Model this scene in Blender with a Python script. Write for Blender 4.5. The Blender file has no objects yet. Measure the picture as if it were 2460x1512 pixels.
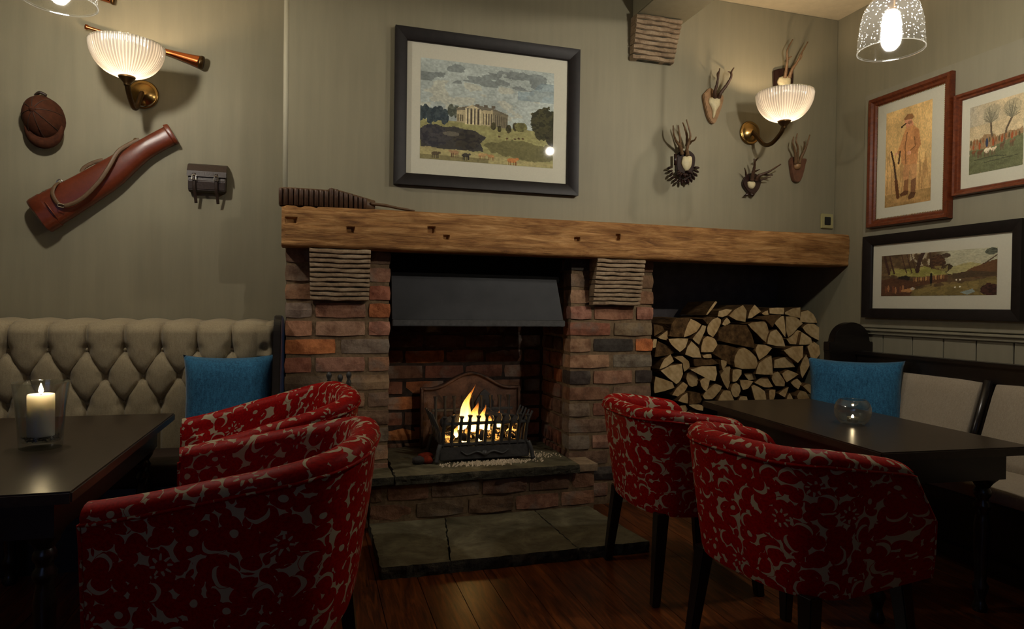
import bpy, bmesh, math, random
import numpy as np
from mathutils import Vector, Matrix
random.seed(7); RNG = np.random.default_rng(5)
S = bpy.context.scene; COL = S.collection
PI = math.pi

# ------------------------------------------------------------------ camera
F_PX, YAW, PITCH, ROLL = 1586.917, 0.293969, -0.0136739, 0.0131980
EYE = Vector((0, 0, 0.985))
_fw = Vector((math.sin(YAW)*math.cos(PITCH), math.cos(YAW)*math.cos(PITCH), math.sin(PITCH)))
_r0 = Vector((math.cos(YAW), -math.sin(YAW), 0)); _u0 = _r0.cross(_fw)
_r = _r0*math.cos(ROLL) + _u0*math.sin(ROLL); _u = -_r0*math.sin(ROLL) + _u0*math.cos(ROLL)
cd = bpy.data.cameras.new('camera'); cam = bpy.data.objects.new('camera', cd); COL.objects.link(cam)
cd.sensor_width = 36; cd.lens = F_PX*36/2460; cd.clip_start = 0.02
cam.matrix_world = Matrix(((_r.x, _u.x, -_fw.x, EYE.x), (_r.y, _u.y, -_fw.y, EYE.y), (_r.z, _u.z, -_fw.z, EYE.z), (0, 0, 0, 1)))
S.camera = cam
# measured points of the photograph laid onto the real planes of the room
def ray(px, py): return _fw + _r*((px-1230)/F_PX) - _u*((py-756)/F_PX)
def onY(px, py, y): d = ray(px, py); return EYE + d*(y/d.y)
def onX(px, py, x): d = ray(px, py); return EYE + d*(x/d.x)
def onZ(px, py, z): d = ray(px, py); return EYE + d*((z-EYE.z)/d.z)

# ------------------------------------------------------------------ world, exposure
wd = bpy.data.worlds.new('dusk'); S.world = wd; wd.use_nodes = True
wd.node_tree.nodes['Background'].inputs[0].default_value = (0.26, 0.38, 0.75, 1)
wd.node_tree.nodes['Background'].inputs[1].default_value = 1.3
S.view_settings.view_transform = 'Standard'; S.view_settings.look = 'None'
S.view_settings.exposure = 0.0; S.view_settings.gamma = 1.0; S.view_settings.use_curve_mapping = False
S.cycles.sample_clamp_indirect = 4.0; S.cycles.max_bounces = 5; S.cycles.diffuse_bounces = 3; S.cycles.glossy_bounces = 3; S.cycles.transmission_bounces = 3; S.cycles.transparent_max_bounces = 14
S.cycles.use_adaptive_sampling = True; S.cycles.adaptive_threshold = 0.1
S.cycles.caustics_reflective = False; S.cycles.caustics_refractive = False
PENDANT_L, SCONCE_L, FLAME_L, CANDLE_L = 520.0, 270.0, 9.0, 200.0
SPOT_L = 5600.0
WARM = (1.0, 0.74, 0.48); COOL = (1.0, 0.92, 0.80)

# room planes
YC, YL, W, ZC, YB = 3.0, 3.25, 2.772, 2.586, 2.891   # chimney face, recess wall, right wall, ceiling, mantel face
XL, YF = -2.6, -2.4                                   # left and camera-side walls
ZT = 0.56                                             # low table height

# ------------------------------------------------------------------ materials
class N:
    def __init__(s, name):
        s.m = bpy.data.materials.new(name); s.m.use_nodes = True; s.t = s.m.node_tree
        s.b = s.t.nodes['Principled BSDF']; s.out = s.t.nodes['Material Output']; s._c = None
    def n(s, typ, **kw):
        x = s.t.nodes.new('ShaderNode'+typ)
        for k, v in kw.items():
            if k.startswith('i_'):
                key = k[2:]; x.inputs[int(key) if key.isdigit() else key].default_value = v
            else: setattr(x, k, v)
        return x
    def l(s, a, b): s.t.links.new(a, b)
    def coord(s, kind='Object', scale=(1, 1, 1), rnd=0.0, rot=(0, 0, 0)):
        tc = s.n('TexCoord'); mp = s.n('Mapping'); mp.inputs['Scale'].default_value = scale; mp.inputs['Rotation'].default_value = rot
        src = tc.outputs[kind]
        if rnd:
            oi = s.n('ObjectInfo'); mu = s.n('Math', operation='MULTIPLY', i_1=rnd); s.l(oi.outputs['Random'], mu.inputs[0])
            ad = s.n('VectorMath', operation='ADD'); s.l(src, ad.inputs[0]); s.l(mu.outputs[0], ad.inputs[1]); src = ad.outputs[0]
        s.l(src, mp.inputs['Vector']); return mp.outputs[0]
    def noise(s, vec, scale, detail=5, rough=.55, dist=0):
        x = s.n('TexNoise'); x.inputs['Scale'].default_value = scale; x.inputs['Detail'].default_value = detail
        x.inputs['Roughness'].default_value = rough; x.inputs['Distortion'].default_value = dist
        s.l(vec, x.inputs['Vector']); return x.outputs['Fac']
    def ramp(s, fac, stops, interp='LINEAR'):
        x = s.n('ValToRGB'); e = x.color_ramp; e.interpolation = interp
        while len(e.elements) < len(stops): e.elements.new(.5)
        for el, (p, c) in zip(e.elements, stops): el.position = p; el.color = (*c, 1) if len(c) == 3 else c
        s.l(fac, x.inputs[0]); return x.outputs[0]
    def mix(s, fac, a, b, mode='MIX'):
        x = s.n('Mix', data_type='RGBA', blend_type=mode)
        for i, v in ((0, fac), (6, a), (7, b)):
            if isinstance(v, (int, float)): x.inputs[i].default_value = v
            elif isinstance(v, tuple): x.inputs[i].default_value = (*v, 1)
            else: s.l(v, x.inputs[i])
        return x.outputs[2]
    def math(s, op, a, b=0.0, c=None):
        x = s.n('Math', operation=op)
        for i, v in enumerate((a, b) if c is None else (a, b, c)):
            if isinstance(v, (int, float)): x.inputs[i].default_value = v
            else: s.l(v, x.inputs[i])
        return x.outputs[0]
    def bump(s, h, strength=.3, dist=.01):
        x = s.n('Bump'); x.inputs['Strength'].default_value = strength; x.inputs['Distance'].default_value = dist
        s.l(h, x.inputs['Height']); s.l(x.outputs[0], s.b.inputs['Normal'])
    def fin(s, col=None, rough=None, metal=None, spec=None, **kw):
        def put(k, v):
            if v is None: return
            i = s.b.inputs[k]
            if isinstance(v, (int, float)): i.default_value = v
            elif isinstance(v, tuple): i.default_value = (*v, 1) if i.type == 'RGBA' else v
            else: s.l(v, i)
        put('Base Color', col); put('Roughness', rough); put('Metallic', metal); put('Specular IOR Level', spec)
        for k, v in kw.items(): put(k.replace('_', ' '), v)
        return s.m
def srgb(r, g, b):
    f = lambda c: c/12.92 if c <= .04045 else ((c+.055)/1.055)**2.4
    return tuple(f(c/255) for c in (r, g, b))
def plain(name, c, rough=.6, metal=0, bump=0, scale=40, var=.25, spec=.5, rnd=0):
    a = N(name); v = a.coord(rnd=rnd); nz = a.noise(v, scale)
    col = a.ramp(nz, [(.25, tuple(x*(1-var) for x in c)), (.75, tuple(min(1, x*(1+var)) for x in c))])
    if bump: a.bump(nz, bump, .004)
    return a.fin(col, rough, metal, spec)
M = {}
def wall_paint(name, c):
    a = N(name); v = a.coord(scale=(1, 1, 1)); st = a.coord(scale=(9, 9, .7))
    n1 = a.noise(st, 3, 4, .6); n2 = a.noise(v, 2.2, 3, .5); n3 = a.noise(a.coord(scale=(1, 1, 1)), 90, 3)
    k = a.math('ADD', a.math('MULTIPLY', n1, .5), a.math('MULTIPLY', n2, .5))
    col = a.ramp(k, [(.3, tuple(x*.86 for x in c)), (.7, tuple(x*1.1 for x in c))])
    h = a.math('ADD', a.math('MULTIPLY', n1, .6), a.math('MULTIPLY', n3, .25)); a.bump(h, .12, .006)
    return a.fin(col, .62, 0, .35)
M['wall'] = wall_paint('wall_paint', srgb(134, 127, 104))
M['bead'] = wall_paint('lit_bead_paint', srgb(168, 162, 140)); M['wall2'] = wall_paint('panel_paint', srgb(138, 132, 112))  # bead is wall paint lightened: sconce light on the corner edge put into its colour
M['ceil'] = wall_paint('ceiling_paint', srgb(206, 192, 160))
def mk_brick():
    a = N('brick'); v = a.coord(rnd=37.0); oi = a.n('ObjectInfo')
    n1 = a.noise(v, 14, 6, .65); n2 = a.noise(v, 45, 5, .6); n3 = a.noise(v, 7, 3, .5)
    c = oi.outputs['Color']
    d = a.mix(a.ramp(n1, [(.42, (0, 0, 0)), (.66, (1, 1, 1))]), c, a.mix(1.0, c, (.42, .36, .34), 'MULTIPLY'))
    e = a.mix(a.ramp(n3, [(.55, (0, 0, 0)), (.72, (.55, .55, .55))]), d, (.33, .29, .23))
    f = a.mix(a.ramp(n2, [(.3, (.5, .5, .5)), (.5, (0, 0, 0))]), e, a.mix(1.0, c, (.5, .45, .4), 'MULTIPLY'))
    a.bump(a.math('ADD', a.math('MULTIPLY', n1, .7), a.math('MULTIPLY', n2, .4)), .85, .012)
    return a.fin(f, .88, 0, .25)
M['brick'] = mk_brick()
M['mortar'] = plain('mortar', srgb(118, 98, 74), .95, 0, .8, 50, .35, .2)
M['sooty_mortar'] = plain('sooty_mortar', (.035, .024, .018), .95, 0, .6, 40, .5, .2); M['soot'] = plain('soot', (.004, .0035, .003), .95, 0, .4, 30, .4, .2)
M['niche'] = plain('dark_plaster', srgb(112, 106, 106), .8, 0, .2, 20, .2, .2)
def mk_beam():
    a = N('old_oak'); v = a.coord(scale=(.9, 7, 9)); w = a.coord(scale=(2.2, 4, 6))
    n1 = a.noise(v, 6, 8, .62, 1.2); n2 = a.noise(w, 2.0, 4, .6, .6); n3 = a.noise(a.coord(scale=(1.2, 14, 26)), 9, 6, .6, .8)
    c1 = a.ramp(n1, [(.28, srgb(104, 68, 36)), (.5, srgb(162, 116, 66)), (.72, srgb(196, 152, 98))])
    c2 = a.mix(a.ramp(n2, [(.36, (.85, .85, .85)), (.58, (0, 0, 0))]), c1, a.mix(1.0, c1, (.52, .44, .34), 'MULTIPLY'))
    c3 = a.mix(a.ramp(n3, [(.26, (.7, .7, .7)), (.38, (0, 0, 0))]), c2, srgb(70, 44, 22))
    a.bump(a.math('ADD', a.math('MULTIPLY', n1, .6), a.math('MULTIPLY', n3, .6)), .6, .012)
    return a.fin(c3, .66, 0, .3)
M['beam'] = mk_beam()
def mk_stone(name, ca, cb, cc, sc=9, bump=.6, rough=.8):
    a = N(name); v = a.coord(rnd=5.0); n1 = a.noise(v, sc, 7, .62, .6); n2 = a.noise(v, sc*6, 5, .6)
    c = a.ramp(n1, [(.3, ca), (.5, cb), (.7, cc)])
    c = a.mix(a.ramp(n2, [(.3, (.6, .6, .6)), (.5, (0, 0, 0))]), c, a.mix(1.0, c, (.55, .5, .45), 'MULTIPLY'))
    a.bump(a.math('ADD', a.math('MULTIPLY', n1, .7), a.math('MULTIPLY', n2, .35)), bump, .012)
    return a.fin(c, rough, 0, .3)
M['corbel'] = mk_stone('ridged_stone', srgb(112, 92, 72), srgb(142, 120, 94), srgb(166, 146, 120), 12, .5)
M['slate'] = mk_stone('hearth_slate', srgb(58, 54, 38), srgb(92, 86, 66), srgb(122, 116, 92), 6, .5, .7)
M['slate_edge'] = mk_stone('split_slate_edge', srgb(34, 33, 26), srgb(62, 59, 48), srgb(104, 98, 80), 16, .9, .85)
M['iron'] = plain('cast_iron', (.045, .043, .040), .5, .0, .3, 60, .4, .5)
M['rust_iron'] = mk_stone('fireback_iron', (.03, .018, .012), (.12, .06, .035), (.22, .12, .075), 10, .5, .6)
M['hood'] = plain('blackened_steel', (.017, .017, .018), .6, .0, .08, 10, .35, .35)
def mk_fabric():
    a = N('red_flower_velvet'); tc = a.n('TexCoord'); uv = tc.outputs['UV']
    wz = a.n('TexNoise', i_Scale=14.0, i_Detail=2.0); a.l(uv, wz.inputs['Vector'])
    wsub = a.n('VectorMath', operation='SUBTRACT'); a.l(wz.outputs['Color'], wsub.inputs[0]); wsub.inputs[1].default_value = (.5, .5, .5)
    wsc = a.n('VectorMath', operation='SCALE'); a.l(wsub.outputs[0], wsc.inputs[0]); wsc.inputs['Scale'].default_value = .03
    wad = a.n('VectorMath', operation='ADD'); a.l(uv, wad.inputs[0]); a.l(wsc.outputs[0], wad.inputs[1]); p = wad.outputs[0]
    def vor(scale, rnd):
        x = a.n('TexVoronoi', voronoi_dimensions='2D', i_Scale=scale, i_Randomness=rnd); a.l(p, x.inputs['Vector']); return x
    v1 = vor(33.0, .9)
    gap = a.math('GREATER_THAN', v1.outputs['Distance'], .63)
    v3 = vor(50.0, 1.0); gap2 = a.math('GREATER_THAN', v3.outputs['Distance'], .76)
    v2 = vor(14.5, .8)
    sub = a.n('VectorMath', operation='SUBTRACT'); a.l(p, sub.inputs[0]); a.l(v2.outputs['Position'], sub.inputs[1])
    sx = a.n('SeparateXYZ'); a.l(sub.outputs[0], sx.inputs[0]); X, Y = sx.outputs[0], sx.outputs[1]
    r = a.math('SQRT', a.math('ADD', a.math('MULTIPLY', X, X), a.math('MULTIPLY', Y, Y)))
    ang = a.math('ARCTAN2', Y, X)
    sc = a.n('SeparateColor'); a.l(v2.outputs['Color'], sc.inputs[0]); rnd, rnd2 = sc.outputs[0], sc.outputs[1]
    teeth = a.math('GREATER_THAN', a.math('COSINE', a.math('MULTIPLY', ang, 8)), a.math('MULTIPLY_ADD', r, 110.0, -1.45))
    star = a.math('MULTIPLY', teeth, a.math('MULTIPLY', a.math('GREATER_THAN', r, .011), a.math('LESS_THAN', r, .022)))
    dot = a.math('LESS_THAN', r, .0075)
    th = a.math('MULTIPLY', rnd2, 6.28); ox = a.math('MULTIPLY', a.math('COSINE', th), .009); oy = a.math('MULTIPLY', a.math('SINE', th), .009)
    X2, Y2 = a.math('ADD', X, ox), a.math('ADD', Y, oy)
    r2 = a.math('SQRT', a.math('ADD', a.math('MULTIPLY', X2, X2), a.math('MULTIPLY', Y2, Y2)))
    cres = a.math('MULTIPLY', a.math('LESS_THAN', r, .020), a.math('GREATER_THAN', r2, .0205))
    isS = a.math('LESS_THAN', rnd, .07); isD = a.math('MULTIPLY', a.math('GREATER_THAN', rnd, .07), a.math('LESS_THAN', rnd, .40)); isC = a.math('GREATER_THAN', rnd, .40)
    motif = a.math('ADD', a.math('MULTIPLY', star, isS), a.math('ADD', a.math('MULTIPLY', dot, isD), a.math('MULTIPLY', cres, isC)))
    # around a flower the ground stays red
    near = a.math('LESS_THAN', r, .021)
    free = a.math('SUBTRACT', 1.0, near)
    g = a.math('MULTIPLY', a.math('MAXIMUM', gap, gap2), free)
    cream = a.math('MINIMUM', a.math('ADD', motif, g), 1.0)
    nz = a.noise(p, 160, 3)
    red = a.ramp(nz, [(.3, srgb(124, 4, 3)), (.7, srgb(164, 9, 6))])
    col = a.mix(cream, red, srgb(172, 160, 134))
    rg = a.mix(cream, (.55, .55, .55), (.85, .85, .85))
    a.bump(a.math('SUBTRACT', 1.0, cream), .5, .0025)
    return a.fin(col, rg, 0, .12, Sheen_Weight=.0)
M['fabric'] = mk_fabric()
def mk_weave(name, ca, cb, sc=260, bump=.25):
    a = N(name); v = a.coord(); u = a.coord(scale=(1, 1, .25)); n1 = a.noise(v, sc, 2, .7); n2 = a.noise(u, sc*.6, 3, .7); n3 = a.noise(v, 7, 3)
    k = a.math('ADD', a.math('MULTIPLY', n1, .4), a.math('ADD', a.math('MULTIPLY', n2, .4), a.math('MULTIPLY', n3, .2)))
    a.bump(k, bump, .003); return a.fin(a.ramp(k, [(.36, ca), (.64, cb)]), .9, 0, .15, Sheen_Weight=.15)
M['blue'] = mk_weave('blue_weave', srgb(28, 68, 98), srgb(58, 120, 158), 200, .3)
M['linen'] = mk_weave('beige_linen', srgb(138, 124, 98), srgb(168, 155, 126), 300, .15)
M['grey_linen'] = mk_weave('grey_linen', srgb(138, 126, 108), srgb(162, 150, 132), 300, .15)
def mk_darkwood(name, ca, cb, rough, sc=(3, 14, 14)):
    a = N(name); v = a.coord(scale=sc); n1 = a.noise(v, 4, 7, .6, 1.0)
    a.bump(n1, .05, .003); return a.fin(a.ramp(n1, [(.3, ca), (.7, cb)]), rough, 0, .5)
M['dark'] = mk_darkwood('ebony_stained_wood', (.006, .0045, .004), (.014, .010, .008), .28)
M['tabletop'] = mk_darkwood('dark_table_top', (.026, .017, .011), (.046, .032, .021), .3, (14, 3, 14))
M['frame_black'] = plain('black_frame_wood', (.011, .008, .007), .48, 0, .05, 30, .3, .22)
M['frame_red'] = mk_darkwood('mahogany_frame', srgb(74, 30, 14), srgb(116, 56, 28), .28)
def mk_floor():
    a = N('floor_board'); v = a.coord(scale=(9, .8, 9), rnd=9.0); n1 = a.noise(v, 5, 8, .62, 1.6); n2 = a.noise(a.coord(scale=(26, 1.2, 9), rnd=9.0), 6, 4, .6, .7); oi = a.n('ObjectInfo')
    c = a.ramp(n1, [(.3, srgb(40, 18, 8)), (.5, srgb(92, 46, 18)), (.75, srgb(140, 78, 34))])
    c = a.mix(a.ramp(n2, [(.3, (.8, .8, .8)), (.46, (0, 0, 0))]), c, srgb(30, 14, 7))
    c = a.mix(.35, c, a.mix(1.0, c, a.ramp(oi.outputs['Random'], [(0, (.5, .45, .4)), (1, (1.2, 1.1, 1.0))]), 'MULTIPLY'))
    a.bump(n1, .08, .004); return a.fin(c, .30, 0, .5)
M['floor'] = mk_floor()
M['leather'] = plain('tan_leather', srgb(98, 42, 22), .33, 0, .12, 70, .18)
M['leather_dark'] = plain('brown_black_leather', srgb(46, 32, 24), .5, 0, .25, 70, .25)
M['cartridge'] = plain('brown_cartridge_leather', srgb(78, 54, 38), .5, 0, .25, 70, .3); M['strap'] = plain('worn_strap', srgb(96, 72, 48), .55, 0, .2, 80, .25)
M['suede'] = plain('brown_suede', srgb(66, 34, 18), .85, 0, .35, 50, .45, .2)
M['copper'] = plain('copper', srgb(184, 104, 58), .26, 1, 0, 20, .12)
M['brass'] = plain('aged_brass', srgb(158, 126, 74), .24, 1, .05, 30, .2)
M['bronze'] = plain('dark_bronze', srgb(86, 66, 42), .4, 1, .05, 30, .25)
M['steel'] = plain('nickel_buckle', (.6, .58, .54), .25, 1, 0, 20, .1)
M['bone'] = plain('bleached_bone', srgb(206, 192, 152), .6, 0, .3, 60, .15)
M['antler'] = plain('antler', srgb(104, 78, 50), .55, 0, .5, 60, .4)
M['antler_dark'] = plain('dark_antler', srgb(66, 42, 24), .55, 0, .5, 60, .4)
M['plaque'] = plain('carved_oak_plaque', srgb(140, 106, 70), .5, 0, .3, 40, .3)
M['plaque_dark'] = plain('dark_carved_wood', srgb(40, 22, 18), .28, 0, .3, 40, .3)
M['plaque_red'] = plain('red_brown_wood', srgb(96, 62, 44), .45, 0, .3, 40, .3)
M['mat_board'] = plain('cream_mount_board', srgb(206, 202, 182), .8, 0, .05, 120, .03)
M['gilt'] = plain('gilt_beading', srgb(168, 136, 82), .35, .8, 0, 60, .2)
M['switch'] = plain('brass_switch_plate', srgb(176, 168, 120), .35, .3, 0, 20, .08)
M['black'] = plain('black_plastic', (.01, .01, .01), .4, 0, 0, 20, .1)
M['wax'] = None
def mk_glass(name, tint, transp, transl, bumpf=None, blur=0.0, edge=.7, base=.03, power=4.0, rough=.06):
    a = N(name); t = a.t; t.nodes.remove(a.b)
    tr = a.n('BsdfTransparent'); tr.inputs[0].default_value = (*tint, 1)
    gl = a.n('BsdfGlossy'); gl.inputs[0].default_value = (1, 1, 1, 1); gl.inputs[1].default_value = rough
    tl = a.n('BsdfTranslucent'); tl.inputs[0].default_value = (.95, .93, .88, 1)
    lw_ = a.n('LayerWeight', i_Blend=.5); fr = a.n('Math', operation='MULTIPLY_ADD', use_clamp=True, i_1=edge, i_2=base); pw = a.n('Math', operation='POWER', i_1=power); a.l(lw_.outputs['Facing'], pw.inputs[0]); a.l(pw.outputs[0], fr.inputs[0])
    m1 = a.n('MixShader'); m1.inputs[0].default_value = transl; a.l(tr.outputs[0], m1.inputs[1]); a.l(tl.outputs[0], m1.inputs[2])
    m2 = a.n('MixShader'); a.l(fr.outputs[0], m2.inputs[0]); a.l(m1.outputs[0], m2.inputs[1]); a.l(gl.outputs[0], m2.inputs[2])
    if bumpf: bumpf(a, tl, gl, m1)
    if blur:
        rf = a.n('BsdfRefraction'); rf.inputs['Roughness'].default_value = .55; rf.inputs['IOR'].default_value = 1.03; rf.inputs['Color'].default_value = (*tint, 1)
        m3 = a.n('MixShader'); m3.inputs[0].default_value = blur; a.l(m2.outputs[0], m3.inputs[1]); a.l(rf.outputs[0], m3.inputs[2]); m2 = m3
    a.l(m2.outputs[0], a.out.inputs[0]); return a.m
def seeds(a, tl, gl, m1):
    v = a.coord(); x = a.n('TexVoronoi', i_Scale=112.0); a.l(v, x.inputs['Vector'])
    y = a.n('TexVoronoi', i_Scale=58.0); a.l(v, y.inputs['Vector'])
    s1 = a.math('LESS_THAN', x.outputs['Distance'], .22); s2 = a.math('LESS_THAN', y.outputs['Distance'], .16)
    k = a.math('MAXIMUM', s1, s2); f = a.math('MULTIPLY_ADD', k, .13, .004); a.l(f, m1.inputs[0])
    b = a.n('Bump', i_Strength=.8, i_Distance=.004); a.l(k, b.inputs['Height']); a.l(b.outputs[0], gl.inputs['Normal'])
M['seeded'] = mk_glass('seeded_glass', (.93, .95, .95), 1, .1, seeds)
def ribs(a, tl, gl, m1):
    tc = a.n('TexCoord'); sp = a.n('SeparateXYZ'); a.l(tc.outputs['Generated'], sp.inputs[0])
    an = a.math('ARCTAN2', a.math('SUBTRACT', sp.outputs[1], .5), a.math('SUBTRACT', sp.outputs[0], .5))
    w = a.math('MULTIPLY_ADD', a.math('SINE', a.math('MULTIPLY', an, 64.0)), .5, .5)
    a.l(a.math('MULTIPLY_ADD', w, .09, .015), m1.inputs[0])
    b = a.n('Bump', i_Strength=1.0, i_Distance=.004); a.l(w, b.inputs['Height']); a.l(b.outputs[0], gl.inputs['Normal']); a.l(b.outputs[0], tl.inputs['Normal'])
def mk_ribbed():
    a = N('ribbed_glass'); tc = a.n('TexCoord'); sp = a.n('SeparateXYZ'); a.l(tc.outputs['Generated'], sp.inputs[0])
    an = a.math('ARCTAN2', a.math('SUBTRACT', sp.outputs[1], .5), a.math('SUBTRACT', sp.outputs[0], .5))
    w = a.math('MULTIPLY_ADD', a.math('SINE', a.math('MULTIPLY', an, 64.0)), .5, .5)
    tl = a.n('BsdfTranslucent'); a.l(a.ramp(w, [(0, (.05, .048, .044)), (1, (.13, .126, .118))]), tl.inputs[0])
    df = a.n('BsdfDiffuse'); df.inputs[0].default_value = (.16, .155, .14, 1)
    gl = a.n('BsdfGlossy'); gl.inputs[1].default_value = .12
    b = a.n('Bump', i_Strength=1.0, i_Distance=.004); a.l(w, b.inputs['Height'])
    for q in (tl, df, gl): a.l(b.outputs[0], q.inputs['Normal'])
    ad = a.n('AddShader'); a.l(tl.outputs[0], ad.inputs[0]); a.l(df.outputs[0], ad.inputs[1])
    mx = a.n('MixShader'); mx.inputs[0].default_value = .10; a.l(ad.outputs[0], mx.inputs[1]); a.l(gl.outputs[0], mx.inputs[2]); a.t.nodes.remove(a.b)
    a.l(mx.outputs[0], a.out.inputs[0]); return a.m
M['ribbed'] = mk_ribbed()
M['glass'] = mk_glass('clear_glass', (.84, .86, .85), 1, .004, None, 0, .8, .05, 2.6); M['glass_lip'] = mk_glass('glass_lip', (.9, .92, .9), 1, .022, None, 0, .8, .08, 2.0)
M['pane'] = mk_glass('picture_glass', (.99, .99, .99), 1, .0, rough=.02)
def emit(name, col, s):
    a = N(name); a.t.nodes.remove(a.b); e = a.n('Emission'); e.inputs[0].default_value = (*col, 1); e.inputs[1].default_value = s
    a.l(e.outputs[0], a.out.inputs[0]); return a.m
M['bulb_cool'] = emit('pendant_bulb', COOL, PENDANT_L); M['bulb_warm'] = emit('sconce_bulb', WARM, SCONCE_L)
M['bulb_spot'] = emit('spot_bulb', COOL, SPOT_L); M['candle_flame'] = emit('candle_flame', (1, .74, .42), CANDLE_L)
def mk_wax():
    a = N('candle_wax'); return a.fin((.92, .88, .80), .5, 0, .4, Subsurface_Weight=.9, Subsurface_Radius=(.025, .025, .025), Subsurface_Scale=1.0)
M['wax'] = mk_wax()
def mk_flame():
    a = N('flame'); a.t.nodes.remove(a.b); tc = a.n('TexCoord'); sp = a.n('SeparateXYZ'); a.l(tc.outputs['Generated'], sp.inputs[0]); z = sp.outputs[2]
    nz = a.noise(a.coord(scale=(1, 1, .35)), 30, 4, .6, 1.0)
    k = a.math('ADD', z, a.math('MULTIPLY_ADD', nz, .5, -.25))
    e = a.n('Emission'); a.l(a.ramp(k, [(0, (1, .66, .22)), (.35, (1, .55, .14)), (.7, (1, .36, .05)), (1, (.9, .16, .01))]), e.inputs[0])
    a.l(a.math('MULTIPLY', a.ramp(k, [(0, (1, 1, 1)), (.45, (.55, .55, .55)), (1, (.12, .12, .12))]), FLAME_L), e.inputs[1])
    tr = a.n('BsdfTransparent'); mx = a.n('MixShader'); a.l(a.ramp(k, [(.1, (.05, .05, .05)), (.55, (.45, .45, .45)), (.95, (.97, .97, .97))]), mx.inputs[0])
    a.l(e.outputs[0], mx.inputs[1]); a.l(tr.outputs[0], mx.inputs[2]); a.l(mx.outputs[0], a.out.inputs[0]); return a.m
M['flame'] = mk_flame()
def mk_ember(name, lo, s):
    a = N(name); v = a.coord(rnd=11); nz = a.noise(v, 26, 5, .7); k = a.ramp(nz, [(lo, (0, 0, 0)), (lo+.2, (1, 1, 1))])
    a.b.inputs['Emission Color'].default_value = (1, .42, .08, 1); a.l(a.math('MULTIPLY', k, s), a.b.inputs['Emission Strength'])
    a.bump(nz, .8, .01); return a.fin((.03, .025, .022), .9)
M['ember'] = mk_ember('glowing_ember', .52, 4.0); M['char'] = mk_ember('charred_wood', .62, 2.0); M['dull_ember'] = plain('dull_red_cinder', (.16, .02, .008), .9, 0, .8, 40, .6, .1)
M['ash'] = plain('ash', srgb(206, 190, 164), .95, 0, .5, 80, .4, .1, rnd=3.0)
def mk_cut():
    a = N('cut_log_end'); v = a.coord(rnd=13.0); w = a.n('TexWave', wave_type='RINGS', rings_direction='Y', i_Scale=14.0, i_Distortion=3.0, i_Detail=3.0); a.l(v, w.inputs['Vector'])
    n = a.noise(v, 30, 5); oi = a.n('ObjectInfo')
    k = a.math('ADD', a.math('MULTIPLY', w.outputs['Fac'], .07), a.math('MULTIPLY', n, .93))
    c = a.ramp(k, [(.25, srgb(178, 148, 102)), (.55, srgb(214, 188, 142)), (.8, srgb(228, 208, 166))])
    c = a.mix(1.0, c, a.ramp(oi.outputs['Random'], [(0, (.72, .66, .58)), (.5, (1, .97, .92)), (1, (1.0, .9, .78))]), 'MULTIPLY')
    a.bump(n, .4, .004); return a.fin(c, .85, 0, .15)
M['cut'] = mk_cut()
def mk_bark():
    a = N('log_bark'); v = a.coord(scale=(1, .25, 1), rnd=13.0); n = a.noise(v, 30, 6, .65)
    a.bump(n, .8, .01); return a.fin(a.ramp(n, [(.3, srgb(58, 42, 26)), (.55, srgb(104, 78, 48)), (.75, srgb(140, 110, 72))]), .9, 0, .15)
M['bark'] = mk_bark()
def mk_print():
    a = N('art_print'); at = a.n('Attribute', attribute_name='paint'); return a.fin(at.outputs['Color'], .7, 0, .2)
M['print'] = mk_print()

# ------------------------------------------------------------------ object helpers
def link(name, me, mats=(), parent=None, smooth=False):
    o = bpy.data.objects.new(name, me); COL.objects.link(o)
    if not isinstance(mats, (list, tuple)): mats = [mats]
    if not me.materials:
        for m in mats: me.materials.append(M[m] if isinstance(m, str) else m)
    if smooth and len(me.polygons): me.polygons.foreach_set('use_smooth', [True]*len(me.polygons))
    if parent is not None:
        o.parent = parent
        if parent.get('_w'): o.matrix_parent_inverse = Matrix.Translation(-Vector(parent['_w']))
        elif parent.parent is not None and parent.parent.get('_w'): pass
    return o
def tag(o, label, cat, group=None):
    o['label'] = label; o['category'] = cat
    if group: o['group'] = group
    return o
def thing(name, label, cat, loc, group=None, world=True):
    """an Empty at the thing's base; world=True: its parts are modelled in room coordinates"""
    e = bpy.data.objects.new(name, None); COL.objects.link(e); e.location = loc; e.empty_display_size = .05
    if world: e['_w'] = list(loc)
    return tag(e, label, cat, group)
def struct(o): o['kind'] = 'structure'; return o
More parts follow.
